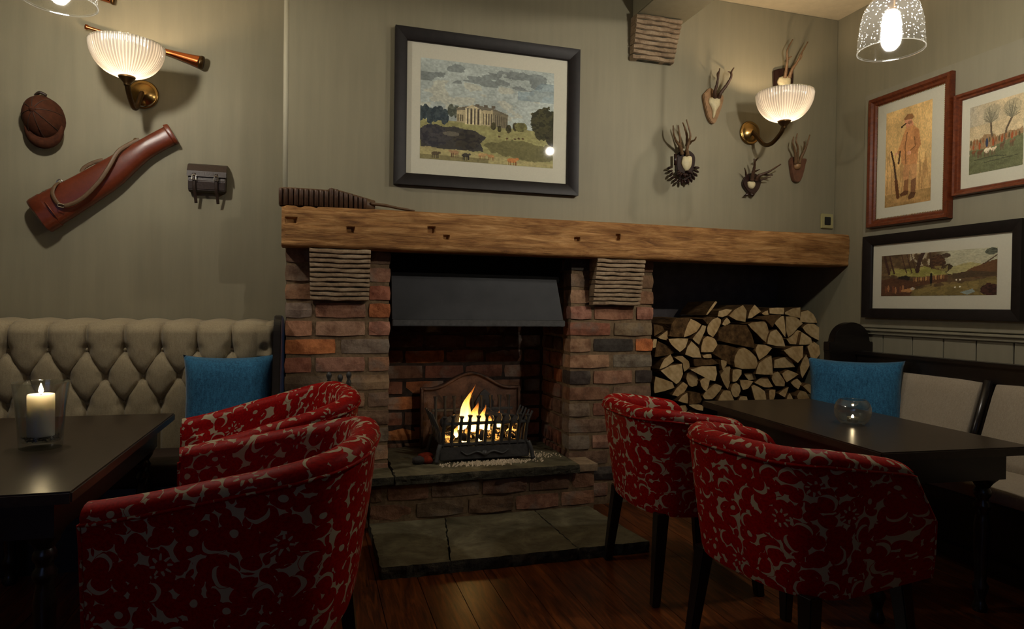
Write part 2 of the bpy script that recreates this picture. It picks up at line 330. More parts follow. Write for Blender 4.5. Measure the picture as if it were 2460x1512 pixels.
class MB:
    def __init__(s): s.v = []; s.f = []; s.mi = []; s.uv = None
    def add(s, vs, fs, mi=0):
        b = len(s.v); s.v += [tuple(v) for v in vs]; s.f += [tuple(i+b for i in f) for f in fs]; s.mi += [mi]*len(fs); return s
    def box(s, x0, x1, y0, y1, z0, z1, mi=0):
        return s.add([(x0, y0, z0), (x1, y0, z0), (x1, y1, z0), (x0, y1, z0), (x0, y0, z1), (x1, y0, z1), (x1, y1, z1), (x0, y1, z1)],
                     [(0, 3, 2, 1), (4, 5, 6, 7), (0, 1, 5, 4), (1, 2, 6, 5), (2, 3, 7, 6), (3, 0, 4, 7)], mi)
    def tube(s, pts, rad, n=10, cap=True, mi=0, flat=1.0):
        P = [Vector(p) for p in pts]; R = rad if isinstance(rad, (list, tuple)) else [rad]*len(P)
        T = [(P[min(i+1, len(P)-1)]-P[max(i-1, 0)]).normalized() for i in range(len(P))]
        a = Vector((0, 0, 1)) if abs(T[0].z) < .9 else Vector((1, 0, 0)); nx = T[0].cross(a).normalized()
        vs = []
        for p, t, r in zip(P, T, R):
            nx = (nx - t*nx.dot(t)).normalized(); ny = t.cross(nx)
            for k in range(n): c = 2*PI*k/n; vs.append(p + nx*(r*math.cos(c)) + ny*(r*flat*math.sin(c)))
        fs = [(i*n+k, i*n+(k+1) % n, (i+1)*n+(k+1) % n, (i+1)*n+k) for i in range(len(P)-1) for k in range(n)]
        if cap: fs += [tuple(reversed(range(n))), tuple((len(P)-1)*n+k for k in range(n))]
        return s.add(vs, fs, mi)
    def lathe(s, prof, c=(0, 0, 0), n=24, mi=0, rib=0, ribn=0, close=False, axis='z', sq=None):
        c = Vector(c); vs = []
        for j, (r, z) in enumerate(prof):
            for k in range(n):
                a = 2*PI*k/n; rr = r*(1+rib*math.cos(ribn*a)) if rib else r
                if sq and sq[j]: rr = r/max(abs(math.cos(a)), abs(math.sin(a)))
                d = (rr*math.cos(a), rr*math.sin(a), z)
                if axis == '-y': d = (d[0], -d[2], d[1])
                if axis == '-x': d = (-d[2], d[0], d[1])
                vs.append(c+Vector(d))
        m = len(prof); fs = [(i*n+k, i*n+(k+1) % n, (i+1)*n+(k+1) % n, (i+1)*n+k) for i in range(m-1) for k in range(n)]
        if close: fs += [tuple(reversed(range(n))), tuple((m-1)*n+k for k in range(n))]
        return s.add(vs, fs, mi)
    def prism(s, poly, d, mi=0, mside=None):
        """extrude a planar loop of Vectors by vector d"""
        n = len(poly); P = [Vector(p) for p in poly]; d = Vector(d)
        s.add(P+[p+d for p in P], [tuple(range(n)), tuple(range(2*n-1, n-1, -1))], mi)
        b = len(s.v)-2*n
        for k in range(n): s.f.append((b+k, b+n+k, b+n+(k+1) % n, b+(k+1) % n)); s.mi.append(mi if mside is None else mside)
        return s
    def grid(s, fn, nu, nv, mi=0):
        vs = [fn(i/(nu-1), j/(nv-1)) for j in range(nv) for i in range(nu)]
        return s.add(vs, [(j*nu+i, j*nu+i+1, (j+1)*nu+i+1, (j+1)*nu+i) for j in range(nv-1) for i in range(nu-1)], mi)
    def mesh(s, name='m'):
        me = bpy.data.meshes.new(name); me.from_pydata(s.v, [], s.f)
        if any(s.mi): me.polygons.foreach_set('material_index', s.mi)
        me.update(); bm = bmesh.new(); bm.from_mesh(me); bmesh.ops.recalc_face_normals(bm, faces=bm.faces); bm.to_mesh(me); bm.free()
        return me
    def to(s, name, mats, parent=None, smooth=False, bevel=0, seg=2):
        me = s.mesh(name)
        if bevel:
            bm = bmesh.new(); bm.from_mesh(me)
            bmesh.ops.bevel(bm, geom=list(bm.edges), offset=bevel, segments=seg, affect='EDGES', clamp_overlap=True)
            bm.to_mesh(me); bm.free()
        return link(name, me, mats, parent, smooth)
def auto_smooth(o, ang=40):
    me = o.data; me.polygons.foreach_set('use_smooth', [True]*len(me.polygons))
    me.set_sharp_from_angle(angle=math.radians(ang)); return o
def wob(x, y, z, s=1.0, ph=0.0):
    return (math.sin(x*12.9*s+y*7.3*s+ph)+math.sin(y*17.1*s-z*11.7*s+1.7+ph)+math.sin(z*21.3*s+x*5.1*s+.6+ph))/3
def spline(pts, n):
    P = [Vector(p) for p in pts]; out = []
    for i in range(len(P)-1):
        a, b, c, d = P[max(i-1, 0)], P[i], P[i+1], P[min(i+2, len(P)-1)]
        for k in range(n):
            t = k/n; out.append(.5*((2*b)+(c-a)*t+(2*a-5*b+4*c-d)*t*t+(3*b-a-3*c+d)*t**3))
    return out+[P[-1]]
def lerp(a, b, t): return a+(b-a)*t

# ------------------------------------------------------------------ the room shell
b = MB().box(XL-.15, W+.15, YF-.15, 4.0, -.08, -.022); fl = struct(b.to('floor', 'soot'))
x = XL
while x < W:
    wdt = random.uniform(.115, .15); x1 = min(x+wdt, W)
    MB().box(x+.0012, x1-.0012, YF, 3.42, -.022, 0).to('plank', 'floor', fl); x = x1
struct(MB().box(XL-.15, W+.15, YF-.15, 3.6, ZC, ZC+.1).to('ceiling', 'ceil'))
struct(MB().box(XL-.15, -.116, YL, YL+.15, -.02, ZC).to('wall_back', 'wall'))
ch = MB()                                                          # chimney breast above the fireplace and wood store, and its return to the recess
ch.box(-.116, W, YC, YC+.06, 1.22, ZC); ch.box(-.116, -.06, YC+.06, YL, 1.22, ZC)
struct(ch.to('wall_chimney', 'wall', bevel=.004))
struct(MB().tube([(-.1135, YC+.0085, 1.222), (-.1135, YC+.0085, ZC)], .0125, 20).to('trim_4', 'bead', None, True))
struct(MB().box(.30, 1.25, 3.06, 3.48, 1.221, 1.27).to('wall_flue', 'soot'))
struct(MB().box(W, W+.15, YF-.15, 3.6, -.02, ZC).to('wall_right', 'wall'))
struct(MB().box(XL-.15, XL, YF-.15, YL, -.02, ZC).to('wall_left', 'wall'))
wf = MB(); wx0, wx1, wz0, wz1 = -2.3, -.6, .95, 2.15
wf.box(XL-.15, wx0, YF-.15, YF, 0, ZC); wf.box(wx1, W+.15, YF-.15, YF, 0, ZC); wf.box(wx0, wx1, YF-.15, YF, 0, wz0); wf.box(wx0, wx1, YF-.15, YF, wz1, ZC)
struct(wf.to('wall_front', 'wall'))
wn = struct(MB().box(wx0, wx1, YF-.16, YF-.13, wz0, wz0+.03).to('window_1', 'ceil'))
for k in range(4):
    xx = lerp(wx0, wx1-.04, k/3); MB().box(xx, xx+.04, YF-.12, YF-.08, wz0+.03, wz1).to('glazing_bar', 'ceil', wn)
for zz in (wz0+.03, (wz0+wz1)/2, wz1-.04): MB().box(wx0, wx1, YF-.125, YF-.085, zz, zz+.035).to('glazing_bar', 'ceil', wn)
for k in range(3):
    xa = lerp(wx0, wx1-.04, k/3); xb = lerp(wx0, wx1-.04, (k+1)/3); MB().box(xa+.04, xb, YF-.104, YF-.1, wz0+.05, wz1).to('pane', 'pane', wn)
# wood-store recess to the right of the fireplace
MB_n = MB(); MB_n.box(1.64, W, 3.46, 3.52, 0, 1.3); MB_n.box(1.6, 1.645, 3.0+.02, 3.46, 0, 1.3); MB_n.box(1.62, W, 3.06, 3.5, 1.3, 1.34)
struct(MB_n.to('wall_wood_store', 'niche'))
# boxed ceiling beam carried by a corbel
struct(MB().box(1.515, 1.79, YF, YC, 2.425, ZC).to('ceiling_beam', 'wall', bevel=.004))
# right wall: raised panel, dado rail, upright boards
py0 = onX(2080, 400, W).y; zt_ = onX(2080, 234, W).z
struct(MB().box(W-.014, W, YF, py0, .895, zt_).to('trim_1', 'wall2', bevel=.003))
dz = onX(2083, 789, W).z
d = MB(); d.box(W-.045, W-.0, YF, py0-.02, dz-.012, dz); d.box(W-.035, W, YF, py0-.02, dz-.03, dz-.012); struct(d.to('trim_2', 'wall2', bevel=.003))
ys = [py0-.02]+[onX(p, 830, W).y for p in (2129, 2200, 2275, 2354, 2445)]
while ys[-1] > YF: ys.append(ys[-1]-.165)
bp = struct(MB().box(W-.008, W, YF, py0-.02, .1, dz-.03).to('trim_3', 'soot'))
for k in range(len(ys)-1): MB().box(W-.022, W-.008, ys[k+1]+.0025, ys[k]-.0025, .1, dz-.03).to('board', 'wall2', bp, bevel=.002, seg=1)

# ------------------------------------------------------------------ brickwork
_bm = {}
def brick_mesh(l, d, h, axis):
    """rough-edged brick; four shapes per size"""
    key = (round(l, 2), round(d, 2), round(h, 3), axis, random.randrange(4))
    if key in _bm: return _bm[key]
    rn = random.Random(str(key)); m = bmesh.new(); bmesh.ops.create_cube(m, size=1)
    bmesh.ops.subdivide_edges(m, edges=list(m.edges), cuts=1, use_grid_fill=True)
    for v in m.verts:
        ex = sum(abs(c) > .4 for c in v.co); sh = .0 if ex < 2 else (.002 if ex == 2 else .0045)
        v.co = Vector((v.co.x*(l-2*sh*(abs(v.co.x) > .4)), v.co.y*(d-2*sh*(abs(v.co.y) > .4)), v.co.z*(h-2*sh*(abs(v.co.z) > .4))))
        v.co += Vector([rn.uniform(-1, 1)*q for q in ((.002, .0028, .0022))])
    me = bpy.data.meshes.new('brick'); m.to_mesh(me); m.free(); me.materials.append(M['brick']); _bm[key] = me; return me
BC = dict(o=srgb(198, 122, 74), r=srgb(168, 100, 78), p=srgb(188, 134, 108), t=srgb(184, 142, 112), g=srgb(128, 122, 108), b=srgb(124, 104, 86), k=srgb(72, 66, 60), w=srgb(172, 158, 138), d=srgb(104, 78, 62), n=srgb(160, 112, 88))
BC = {k_: tuple(.62*q+.38*w_ for q, w_ in zip(v_, srgb(146, 116, 88))) if k_ not in 'okw' else v_ for k_, v_ in BC.items()}
CH = .0798; Z0 = .036
def lay(parent, x0, x1, y, z, cols, pattern, depth=.10, axis='x', h=CH-.0105, dark=1.0):
    """one course along x (or along y for a return) facing the room"""
    for (a, c), ck in zip(pattern, cols):
        l = (x1-x0)*(c-a)-.0095; m = (x0+(x1-x0)*(a+c)/2)
        me = brick_mesh(l, depth, h, axis); o = link('brick', me, (), parent)
        o.matrix_parent_inverse = Matrix.Identity(4)
        jy = random.uniform(-.003, .002)
        if axis == 'x': o.location = (m, y+depth/2+jy, z+CH/2)
        else: o.location = (y+depth/2+jy, m, z+CH/2); o.rotation_euler.z = PI/2
        if axis != 'x': o.location = (y+depth/2+jy, m, z+CH/2)
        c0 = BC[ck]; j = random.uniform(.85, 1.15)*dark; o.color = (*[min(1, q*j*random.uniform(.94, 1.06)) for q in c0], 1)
SS = [(0, .49), (.505, 1)]; HSH = [(0, .27), (.275, .765), (.77, 1)]; SHS = [(0, .44), (.45, .69), (.70, 1)]
def pier(name, x0, x1, tops):
    p = struct(MB().box(x0+.012, x1-.012, YC+.009, 3.46, 0, 1.219).to(name, 'mortar'))
    nC = 15
    for k in range(nC):
        z = Z0+k*CH; top = 14-k
        pat = HSH if top % 2 == 1 else SS
        if top in tops: cs = tops[top]
        else: cs = ''.join(random.choice('rpntgbdo') for _ in pat)
        pat = pat if len(cs) == len(pat) else (HSH if len(cs) == 3 else SS)
        lay(p, x0, x1, YC, z, cs, pat)
    return p
XP0, XP1, XQ0, XQ1 = -.118, .343, 1.200, 1.664
LT = {0: 'bnb', 1: 'bnn', 2: 'npr', 3: 'gno', 4: 'ptp', 5: 'og', 6: 'rpn', 7: 'bt', 8: 'ntb', 9: 'gb', 10: 'nbg', 11: 'gt', 12: 'btn', 13: 'tb', 14: 'bn'}
RT = {0: 'kkd', 1: 'bd', 2: 'tdn', 3: 'pnp', 4: 'rb', 5: 'tko', 6: 'tg', 7: 'kpk', 8: 'nb', 9: 'gnw', 10: 'bt', 11: 'gtb', 12: 'bb', 13: 'bkt', 14: 'nt'}
pl = pier('wall_pier_left', XP0, XP1, LT); pr = pier('wall_pier_right', XQ0, XQ1, RT)
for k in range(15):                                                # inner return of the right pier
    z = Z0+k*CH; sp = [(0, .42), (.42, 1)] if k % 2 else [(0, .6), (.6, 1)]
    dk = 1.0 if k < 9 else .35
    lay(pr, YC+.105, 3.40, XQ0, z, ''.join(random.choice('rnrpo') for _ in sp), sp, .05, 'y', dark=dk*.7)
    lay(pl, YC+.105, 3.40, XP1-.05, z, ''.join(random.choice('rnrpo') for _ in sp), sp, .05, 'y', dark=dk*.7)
fbw = struct(MB().box(XP1-.02, XQ0+.02, 3.406, 3.47, .2, 1.22).to('wall_fireplace_back', 'sooty_mortar'))
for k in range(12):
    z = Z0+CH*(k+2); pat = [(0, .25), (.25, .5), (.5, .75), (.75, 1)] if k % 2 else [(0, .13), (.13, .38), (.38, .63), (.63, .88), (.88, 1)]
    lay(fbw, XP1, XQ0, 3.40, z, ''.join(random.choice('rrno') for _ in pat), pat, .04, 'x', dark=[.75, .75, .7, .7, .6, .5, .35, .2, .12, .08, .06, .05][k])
# plinth under the raised hearth, two courses
ZH, YP, ZS = .250, 2.850, .045
XH0, XH1 = .212, 1.287
pb = struct(MB().box(XH0+.03, XH1-.008, YP+.006, YC+.005, 0, .212).to('wall_hearth_plinth', 'mortar'))
P5 = [(0, .18), (.19, .40), (.41, .62), (.62, .83), (.83, 1)]; P6 = [(0, .06), (.07, .25), (.25, .47), (.47, .68), (.68, .88), (.88, 1)]
lay(pb, XH0+.025, XH1, YP, ZS+.004, 'nbbnn', P5); lay(pb, XH0+.025, XH1, YP, ZS+CH+.006, 'dnbddn', P6)
for k in range(2): lay(pb, YP+.105, YC, XH1-.1, ZS+.004+k*(CH+.002), 'n', [(0, 1)], .1, 'y')
# raised hearth slabs and floor flags
def slab(name, poly, z0, z1, mats, parent=None, rough=.006, seed=1):
    """flat stone with broken front edge; poly = (x, y) loop"""
    rn = random.Random(seed); pts = []
    n = len(poly)
    for i in range(n):
        a, c = Vector(poly[i]), Vector(poly[(i+1) % n]); k = max(2, int((c-a).length/.022))
        for j in range(k):
            t = j/k; q = a.lerp(c, t); pts.append((q.x+rn.uniform(-1, 1)*rough, q.y+rn.uniform(-1, 1)*rough))
    rings = []; L = 3; cx = sum(p[0] for p in pts)/len(pts); cy = sum(p[1] for p in pts)/len(pts); m = MB(); k = len(pts); vs = []
    for j in range(L+1):
        t = j/L
        for p in pts:
            s_ = 1-(.010 if j == L else 0)-(.016*(1-t))*rn.uniform(0, 1.4)
            vs.append((cx+(p[0]-cx)*s_, cy+(p[1]-cy)*s_, lerp(z0, z1, t)+(rn.uniform(-.002, .002) if 0 < j < L else 0)))
    fs = [(j*k+i, j*k+(i+1) % k, (j+1)*k+(i+1) % k, (j+1)*k+i) for j in range(L) for i in range(k)]
    m.add(vs, fs, 1); m.add([vs[L*k+i] for i in range(k)], [tuple(range(k))], 0); m.add([vs[i] for i in range(k)], [tuple(reversed(range(k)))], 1)
    return m.to(name, mats, parent)
hs = thing('raised_hearth', 'raised stone hearth slab under the fire grate', 'hearth', (.75, 2.95, .212))
slab('hearth_slab', [(.345, YP-.035), (1.195, YP-.02), (1.197, 3.398), (.346, 3.398)], .213, ZH, ['slate', 'slate_edge'], hs, .005, 3)
slab('side_stone', [(XH0-.07, YP-.03), (.338, YP-.03), (.338, YC-.006), (XH0-.07, YC-.006)], .216, ZH-.002, ['slate', 'slate_edge'], hs, .003, 4)
slab('side_stone', [(1.201, YP-.006), (XH1+.004, YP-.006), (XH1+.004, YC-.006), (1.201, YC-.006)], .213, ZH-.004, ['corbel', 'corbel'], hs, .002, 5)
ft = thing('hearth_flagstones', 'mossy grey-green flagstone slab on the floor before the fire', 'hearthstone', (.75, 2.6, 0))
YFS = 2.365; e0, e1 = .240, 1.305
s1, s2 = onZ(1093, 1368, ZS).x, onZ(1408, 1336, ZS).x
t1, t2 = onZ(1055, 1285, ZS), onZ(1350, 1240, ZS)
xs = [(e0, e0), (s1, .57), (s2, .985), (e1, e1-.05)]
for k in range(3):
    (a0, a1), (c0, c1) = xs[k], xs[k+1]
    slab('flagstone', [(a0+.0015, YFS), (c0-.0015, YFS-.003), (c1-.0015, YP+.02), (a1+.0015, YP+.02)], 0, ZS, ['slate', 'slate_edge'], ft, .0035, 20+k)

# ------------------------------------------------------------------ mantel beam
def mantel():
    x0, x1, z0, z1 = -.124, W-.002, 1.219, 1.388
    holes = [(842, 553, 9, 7), (1036, 553, 8, 8), (1073, 570, 7, 5), (1386, 575, 7, 5), (1485, 571, 5, 9), (700, 529, 13, 6), (1567, 575, 5, 5)]
    hw = []
    for px, py, hx, hz in holes:
        c = onY(px, py, YB); hw.append((c.x, c.z, hx/545*1.0, hz/545))
    nu, nv = 460, 30; front = []
    def f(u, v):
        X = lerp(x0, x1, u); Z = lerp(z0, z1, v)
        Y = YB + .004*wob(X*.35, 0, Z*2.2, 1.0) + .003*wob(X*.8, Z*9, 0, 1.3, 2)
        e = min(v, 1-v)*(z1-z0); Y += .008*math.exp(-e/.006)
        if u*(x1-x0) < .02: Y += .006*(1-u*(x1-x0)/.02)
        for i, (hx, hz, a, c) in enumerate(hw):
            q = max(abs(X-hx)/a, abs(Z-hz)/c)
            if q < 1.0: Y += (.022 if i != 6 else .003)*min(1, (1-q)*3+.4)
        zz = Z + (.0035*wob(X*.4, 3, 0, 1.1) - (.006 if X < .0 else 0)*0 if v > .9 else (.002*wob(X*.5, 9, 0) if v < .1 else 0))
        if v >= .9 and X < .02: zz -= .006*max(0, math.sin(X*90))
        return (X, Y, zz)
    m = MB().grid(f, nu, nv)
    top = [nu*(nv-1)+i for i in range(nu)]; bot = list(range(nu)); V = m.v
    bt = len(V); m.v += [(V[i][0], YC-.001, V[i][2]) for i in top]; bb = len(m.v); m.v += [(V[i][0], YC-.001, V[i][2]) for i in bot]
    for i in range(nu-1):
        m.f.append((top[i], top[i+1], bt+i+1, bt+i)); m.f.append((bb+i, bb+i+1, bot[i+1], bot[i])); m.f.append((bt+i, bt+i+1, bb+i+1, bb+i)); m.mi += [0, 0, 0]
    L = [j*nu for j in range(nv)]; R = [j*nu+nu-1 for j in range(nv)]
    m.f.append(tuple(L+[bt, bb])); m.f.append(tuple(reversed(R+[bt+nu-1, bb+nu-1]))); m.mi += [0, 0]
    o = m.to('mantel_beam', 'beam', smooth=False); auto_smooth(o, 50)
    tag(o, 'long old oak mantel beam with notches above the brick fireplace', 'mantel')
mantel()
def corbel(name, label, xa, xb, xa1, xb1, z0, z1, yt, ybm, n, seed):
    """ridged stone: thin wavy layers stepping out from the wall towards the top"""
    c = thing(name, label, 'corbel', ((xa+xb)/2, YC, z0)); rn = random.Random(seed)
    core = MB(); core.add([(xa1+.006, YC-.001, z0), (xb1-.006, YC-.001, z0), (xb1-.006, ybm+.010, z0), (xa1+.006, ybm+.010, z0), (xa+.006, YC-.001, z1), (xb-.006, YC-.001, z1), (xb-.006, yt+.010, z1), (xa+.006, yt+.010, z1)],
             [(0, 3, 2, 1), (4, 5, 6, 7), (0, 1, 5, 4), (1, 2, 6, 5), (2, 3, 7, 6), (3, 0, 4, 7)]); core.to('core', 'slate_edge', c)
    for k in range(n):
        t = (k+.5)/n; ya = lerp(ybm, yt, t); a, bq = lerp(xa1, xa, t), lerp(xb1, xb, t); zc = lerp(z0, z1, t); h = (z1-z0)/n; ph = rn.uniform(0, 9)
        nn = 15; m = MB(); sec = []
        prof = [(.009, -.46), (.0, -.36), (-.003, 0), (.0, .34), (.009, .46)]
        for i in range(nn):
            X = lerp(a, bq, i/(nn-1)); dzw = .0013*math.sin(X*31+ph)+.0009*math.sin(X*83+ph*2); th = 1+.08*math.sin(X*47+ph*3)
            jy = .0018*math.sin(X*70+ph)
            row = [(X, YC-.001, zc-.46*h*th+dzw)]+[(X, ya+dy+jy, zc+q*h*th+dzw) for dy, q in prof]+[(X, YC-.001, zc+.46*h*th+dzw)]; sec.append(row)
        q = len(sec[0]); m.add([p for r_ in sec for p in r_], [(i*q+j, i*q+j+1, (i+1)*q+j+1, (i+1)*q+j) for i in range(nn-1) for j in range(q-1)]+[tuple(range(q)), tuple(reversed(range((nn-1)*q, nn*q)))])
        o = m.to('stone_ridge', 'corbel', c); auto_smooth(o, 50)
zl0 = onY(745, 722, 2.95).z
corbel('stone_corbel', 'ridged stone corbel under mantel, above left brick pier', onY(743, 600, 2.9).x, onY(891, 602, 2.9).x, onY(745, 722, 2.96).x, onY(886, 725, 2.96).x, zl0, 1.216, 2.897, 2.958, 11, 1)
corbel('stone_corbel', 'ridged stone corbel under mantel, above right brick pier', onY(1436, 625, 2.9).x, onY(1551, 628, 2.9).x, onY(1423, 735, 2.96).x, onY(1536, 738, 2.96).x, zl0-.003, 1.216, 2.897, 2.958, 11, 2)
corbel('stone_corbel', 'ridged stone corbel high on the wall carrying the ceiling beam', onY(1531, 44, 2.93).x, onY(1640, 58, 2.93).x, onY(1520, 138, 2.965).x, onY(1618, 148, 2.965).x, onY(1570, 145, 2.96).z, 2.423, 2.93, 2.965, 9, 3)

# ------------------------------------------------------------------ fireplace: hood, fireback, grate, fire
hd = thing('fireplace_hood', 'black steel canopy hood across the fireplace opening', 'hood', (.77, 3.05, .885))
hx0, hx1 = XP1+.006, XQ0-.012
m = MB(); m.add([(hx0, 3.035, .915), (hx1-.005, 3.035, .915), (hx1-.03, 3.075, 1.115), (hx0, 3.075, 1.115), (hx0, 3.06, .915), (hx1-.005, 3.06, .915), (hx1-.03, 3.10, 1.115), (hx0, 3.10, 1.115)],
                [(0, 1, 2, 3), (7, 6, 5, 4), (0, 4, 5, 1), (3, 2, 6, 7), (0, 3, 7, 4), (1, 5, 6, 2)]); m.to('panel', 'hood', hd)
MB().box(hx0, hx1, 3.022, 3.06, .884, .914).to('lip', 'iron', hd, bevel=.003)
MB().box(hx0, hx1, 3.10, 3.13, 1.10, 1.215).to('flue_plate', 'soot', hd)
def fireback():
    y = 3.34; a, bq = onY(1011, 940, y).x, onY(1248, 940, y).x; sh = onY(1130, 930, y).z; pk = onY(1130, 894, y).z; m_ = (a+bq)/2; hwid = (bq-a)/2
    def top(u):
        s_ = abs(u*2-1); return sh+(pk-sh)*(.5+.5*math.cos(PI*min(1, s_/.82)))
    n = 41; loop = [Vector((lerp(a, bq, k/(n-1)), y, top(k/(n-1)))) for k in range(n)]
    loop += [Vector((bq, y, ZH)), Vector((a, y, ZH))]
    t = thing('fireback', 'arched rusty cast-iron fireback plate behind the flames', 'fireback', (m_, y, ZH))
    MB().prism(loop, (0, .03, 0)).to('plate', 'rust_iron', t)
    rim = [Vector((lerp(a+.006, bq-.006, k/(n-1)), y-.006, top(k/(n-1))-.006)) for k in range(n)]
    MB().tube([(a+.006, y-.006, ZH)]+rim+[(bq-.006, y-.006, ZH)], .008, 6).to('rim', 'rust_iron', t, True)
    # pointed shield in relief, with the crossed laurel above
    c = onY(1163, 965, y)
    MB().prism([c+Vector(q) for q in ((-.035, 0, -.12), (.035, 0, -.12), (.05, 0, .0), (.02, 0, .05), (0, 0, .065), (-.02, 0, .05), (-.05, 0, .0))], (0, -.012, 0)).to('shield_relief', 'iron', t)
fireback()
def grate():
    y0, y1 = 3.01, 3.25; xa, xb = .585, .985; gz = .335
    t = thing('fire_grate', 'black iron basket grate holding the burning fire', 'grate', ((xa+xb)/2, 3.13, ZH))
    # ash-pan front with a raised scroll
    ap_ = MB().box(xa-.015, xb+.02, y0-.005, y0+.012, ZH+.012, gz-.012).to('ash_pan_front', 'iron', t, bevel=.003)
    for s_ in (-1, 1):
        MB().tube(spline([((xa+xb)/2+s_*.004, y0-.009, .283), ((xa+xb)/2+s_*.04, y0-.010, .298), ((xa+xb)/2+s_*.085, y0-.009, .285), ((xa+xb)/2+s_*.115, y0-.008, .302)], 6), [.007*(1-.5*k/18) for k in range(19)], 6).to('scroll', 'iron', ap_, True)
    MB().lathe([(.0, .012), (.010, .010), (.016, .0)], ((xa+xb)/2, y0-.005, .287), 12, axis='-y').to('rosette', 'iron', ap_, True)
    for X in (xa-.012, xb+.016):
        for Y in (y0, y1):
            MB().tube(spline([(X, Y, gz), (X+(.012 if X > .7 else -.012), Y-.010, .30), (X+(.02 if X > .7 else -.02), Y-.014, ZH+.006)], 4), [.011]*4+[.010]*4+[.014], 8).to('leg', 'iron', t, True)
    for Z, Y in ((gz, y0), (gz+.10, y0-.025), (gz, y1), (gz+.12, y1+.012)):
        MB().box(xa-.01, xb+.012, Y-.006, Y+.006, Z-.007, Z+.007).to('rail', 'iron', t, bevel=.002, seg=1)
    nb = 11
    for k in range(nb):
        X = lerp(xa, xb, k/(nb-1)); hgt = .135+.004*(k % 2)
        pts = spline([(X, y0+.004, gz-.015), (X, y0-.006, gz+.03), (X, y0-.022, gz+.085), (X, y0-.034, gz+hgt-.02), (X, y0-.037, gz+hgt)], 4)
        MB().tube(pts, [.0085]*(len(pts)-5)+[.0075, .007, .009, .012, .013], 6).to('bar', 'iron', t)
    for k in range(9):
        X = lerp(xa+.01, xb-.01, k/8)
        MB().tube([(X, y1, gz-.015), (X, y1+.008, gz+.10), (X, y1+.014, gz+.165), (X, y1+.016, gz+.19)], [.008, .0075, .007, .012], 6).to('bar', 'iron', t)
    for X, o in ((xa, -1), (xb, 1)):
        for k in range(5):
            Y = lerp(y0+.03, y1-.02, k/4)
            MB().tube(spline([(X, Y, gz-.012), (X+o*.012, Y, gz+.06), (X+o*.035, Y, gz+.115), (X+o*.045, Y, gz+.14)], 3), .0055, 6).to('side_bar', 'iron', t)
    MB().box(xa, xb, y0+.01, y1, gz-.014, gz-.006).to('base_plate', 'iron', t)
    return xa, xb, y0, y1, gz
xa, xb, gy0, gy1, gz = grate()
rn = random.Random(3)
def lump(name, c, r, mat, sq=(1, 1, 1), parent=None, seed=0, rz=0):
    bm_ = bmesh.new(); bmesh.ops.create_icosphere(bm_, subdivisions=2, radius=1)
    for v in bm_.verts:
        k = 1+.22*wob(v.co.x, v.co.y, v.co.z, .28, seed)+.08*wob(v.co.x, v.co.y, v.co.z, .8, seed*2); p = v.co*k*r; v.co = Vector((p.x*sq[0], p.y*sq[1], p.z*sq[2]))
    me = bpy.data.meshes.new(name); bm_.to_mesh(me); bm_.free(); o = link(name, me, mat, parent); o.location = c; o.rotation_euler.z = rz
    for q in me.polygons: q.use_smooth = True
    return o
spots = [(.62, 3.07), (.70, 3.06), (.78, 3.07), (.86, 3.06), (.94, 3.07), (.66, 3.14), (.75, 3.15), (.84, 3.14), (.92, 3.15), (.71, 3.20), (.80, 3.20), (.89, 3.20)]
ordn = 'first second third fourth fifth sixth seventh eighth ninth tenth'.split()
for k, (X, Y) in enumerate(spots):
    row = 'front' if Y < 3.1 else ('middle' if Y < 3.18 else 'rear'); idx = [q for q in spots if abs(q[1]-Y) < .03].index((X, Y))
    o = lump('coal', (X, Y, gz+.024), .034, 'ember' if k % 3 != 2 else 'char', (1, .9, .8), None, k)
    tag(o, f'glowing lump of coal in the grate, {row} row, {ordn[idx]} from the left', 'coal', 'coals in the fire grate')
for k, (p0, p1, r_) in enumerate([((.60, 3.09, gz+.085), (.80, 3.19, gz+.095), .026), ((.97, 3.08, gz+.08), (.78, 3.18, gz+.10), .028), ((.68, 3.20, gz+.085), (.93, 3.21, gz+.09), .03)]):
    m = MB().tube(spline([p0, tuple((Vector(p0)+Vector(p1))/2+Vector((0, 0, .006))), p1], 5), [r_*(1+.1*math.sin(q*2.1+k)) for q in range(11)], 10)
    o = m.to('burning_log', 'char', None, True)
    tag(o, ['charred log burning in the grate, leaning from the left', 'charred log burning in the grate, leaning from the right', 'charred log burning at the back of the grate'][k], 'log', 'burning logs in the grate')
fire = thing('fire', 'yellow and orange flames burning in the iron grate', 'fire', (.76, 3.13, gz+.06))
def flame(c, h, r, lean, seed):
    m = MB(); n = 14; L = 18; vs = []; rr = random.Random(seed); ph = rr.uniform(0, 6)
    for j in range(L+1):
        t = j/L; w = r*(math.sin(PI*min(1, t*.62+.24))**1.3)*(1-t**2.2)+.0008
        cx = lean*t**1.4+.010*math.sin(t*7+ph)*t; cy = .006*math.sin(t*5+ph*2)*t
        for k in range(n): a_ = 2*PI*k/n; q = 1+.16*math.sin(3*a_+t*6+ph); vs.append((c[0]+cx+w*q*math.cos(a_), c[1]+cy+.6*w*q*math.sin(a_), c[2]+h*t))
    m.add(vs, [(j*n+k, j*n+(k+1) % n, (j+1)*n+(k+1) % n, (j+1)*n+k) for j in range(L) for k in range(n)]); m.to('flame', 'flame', fire, True)
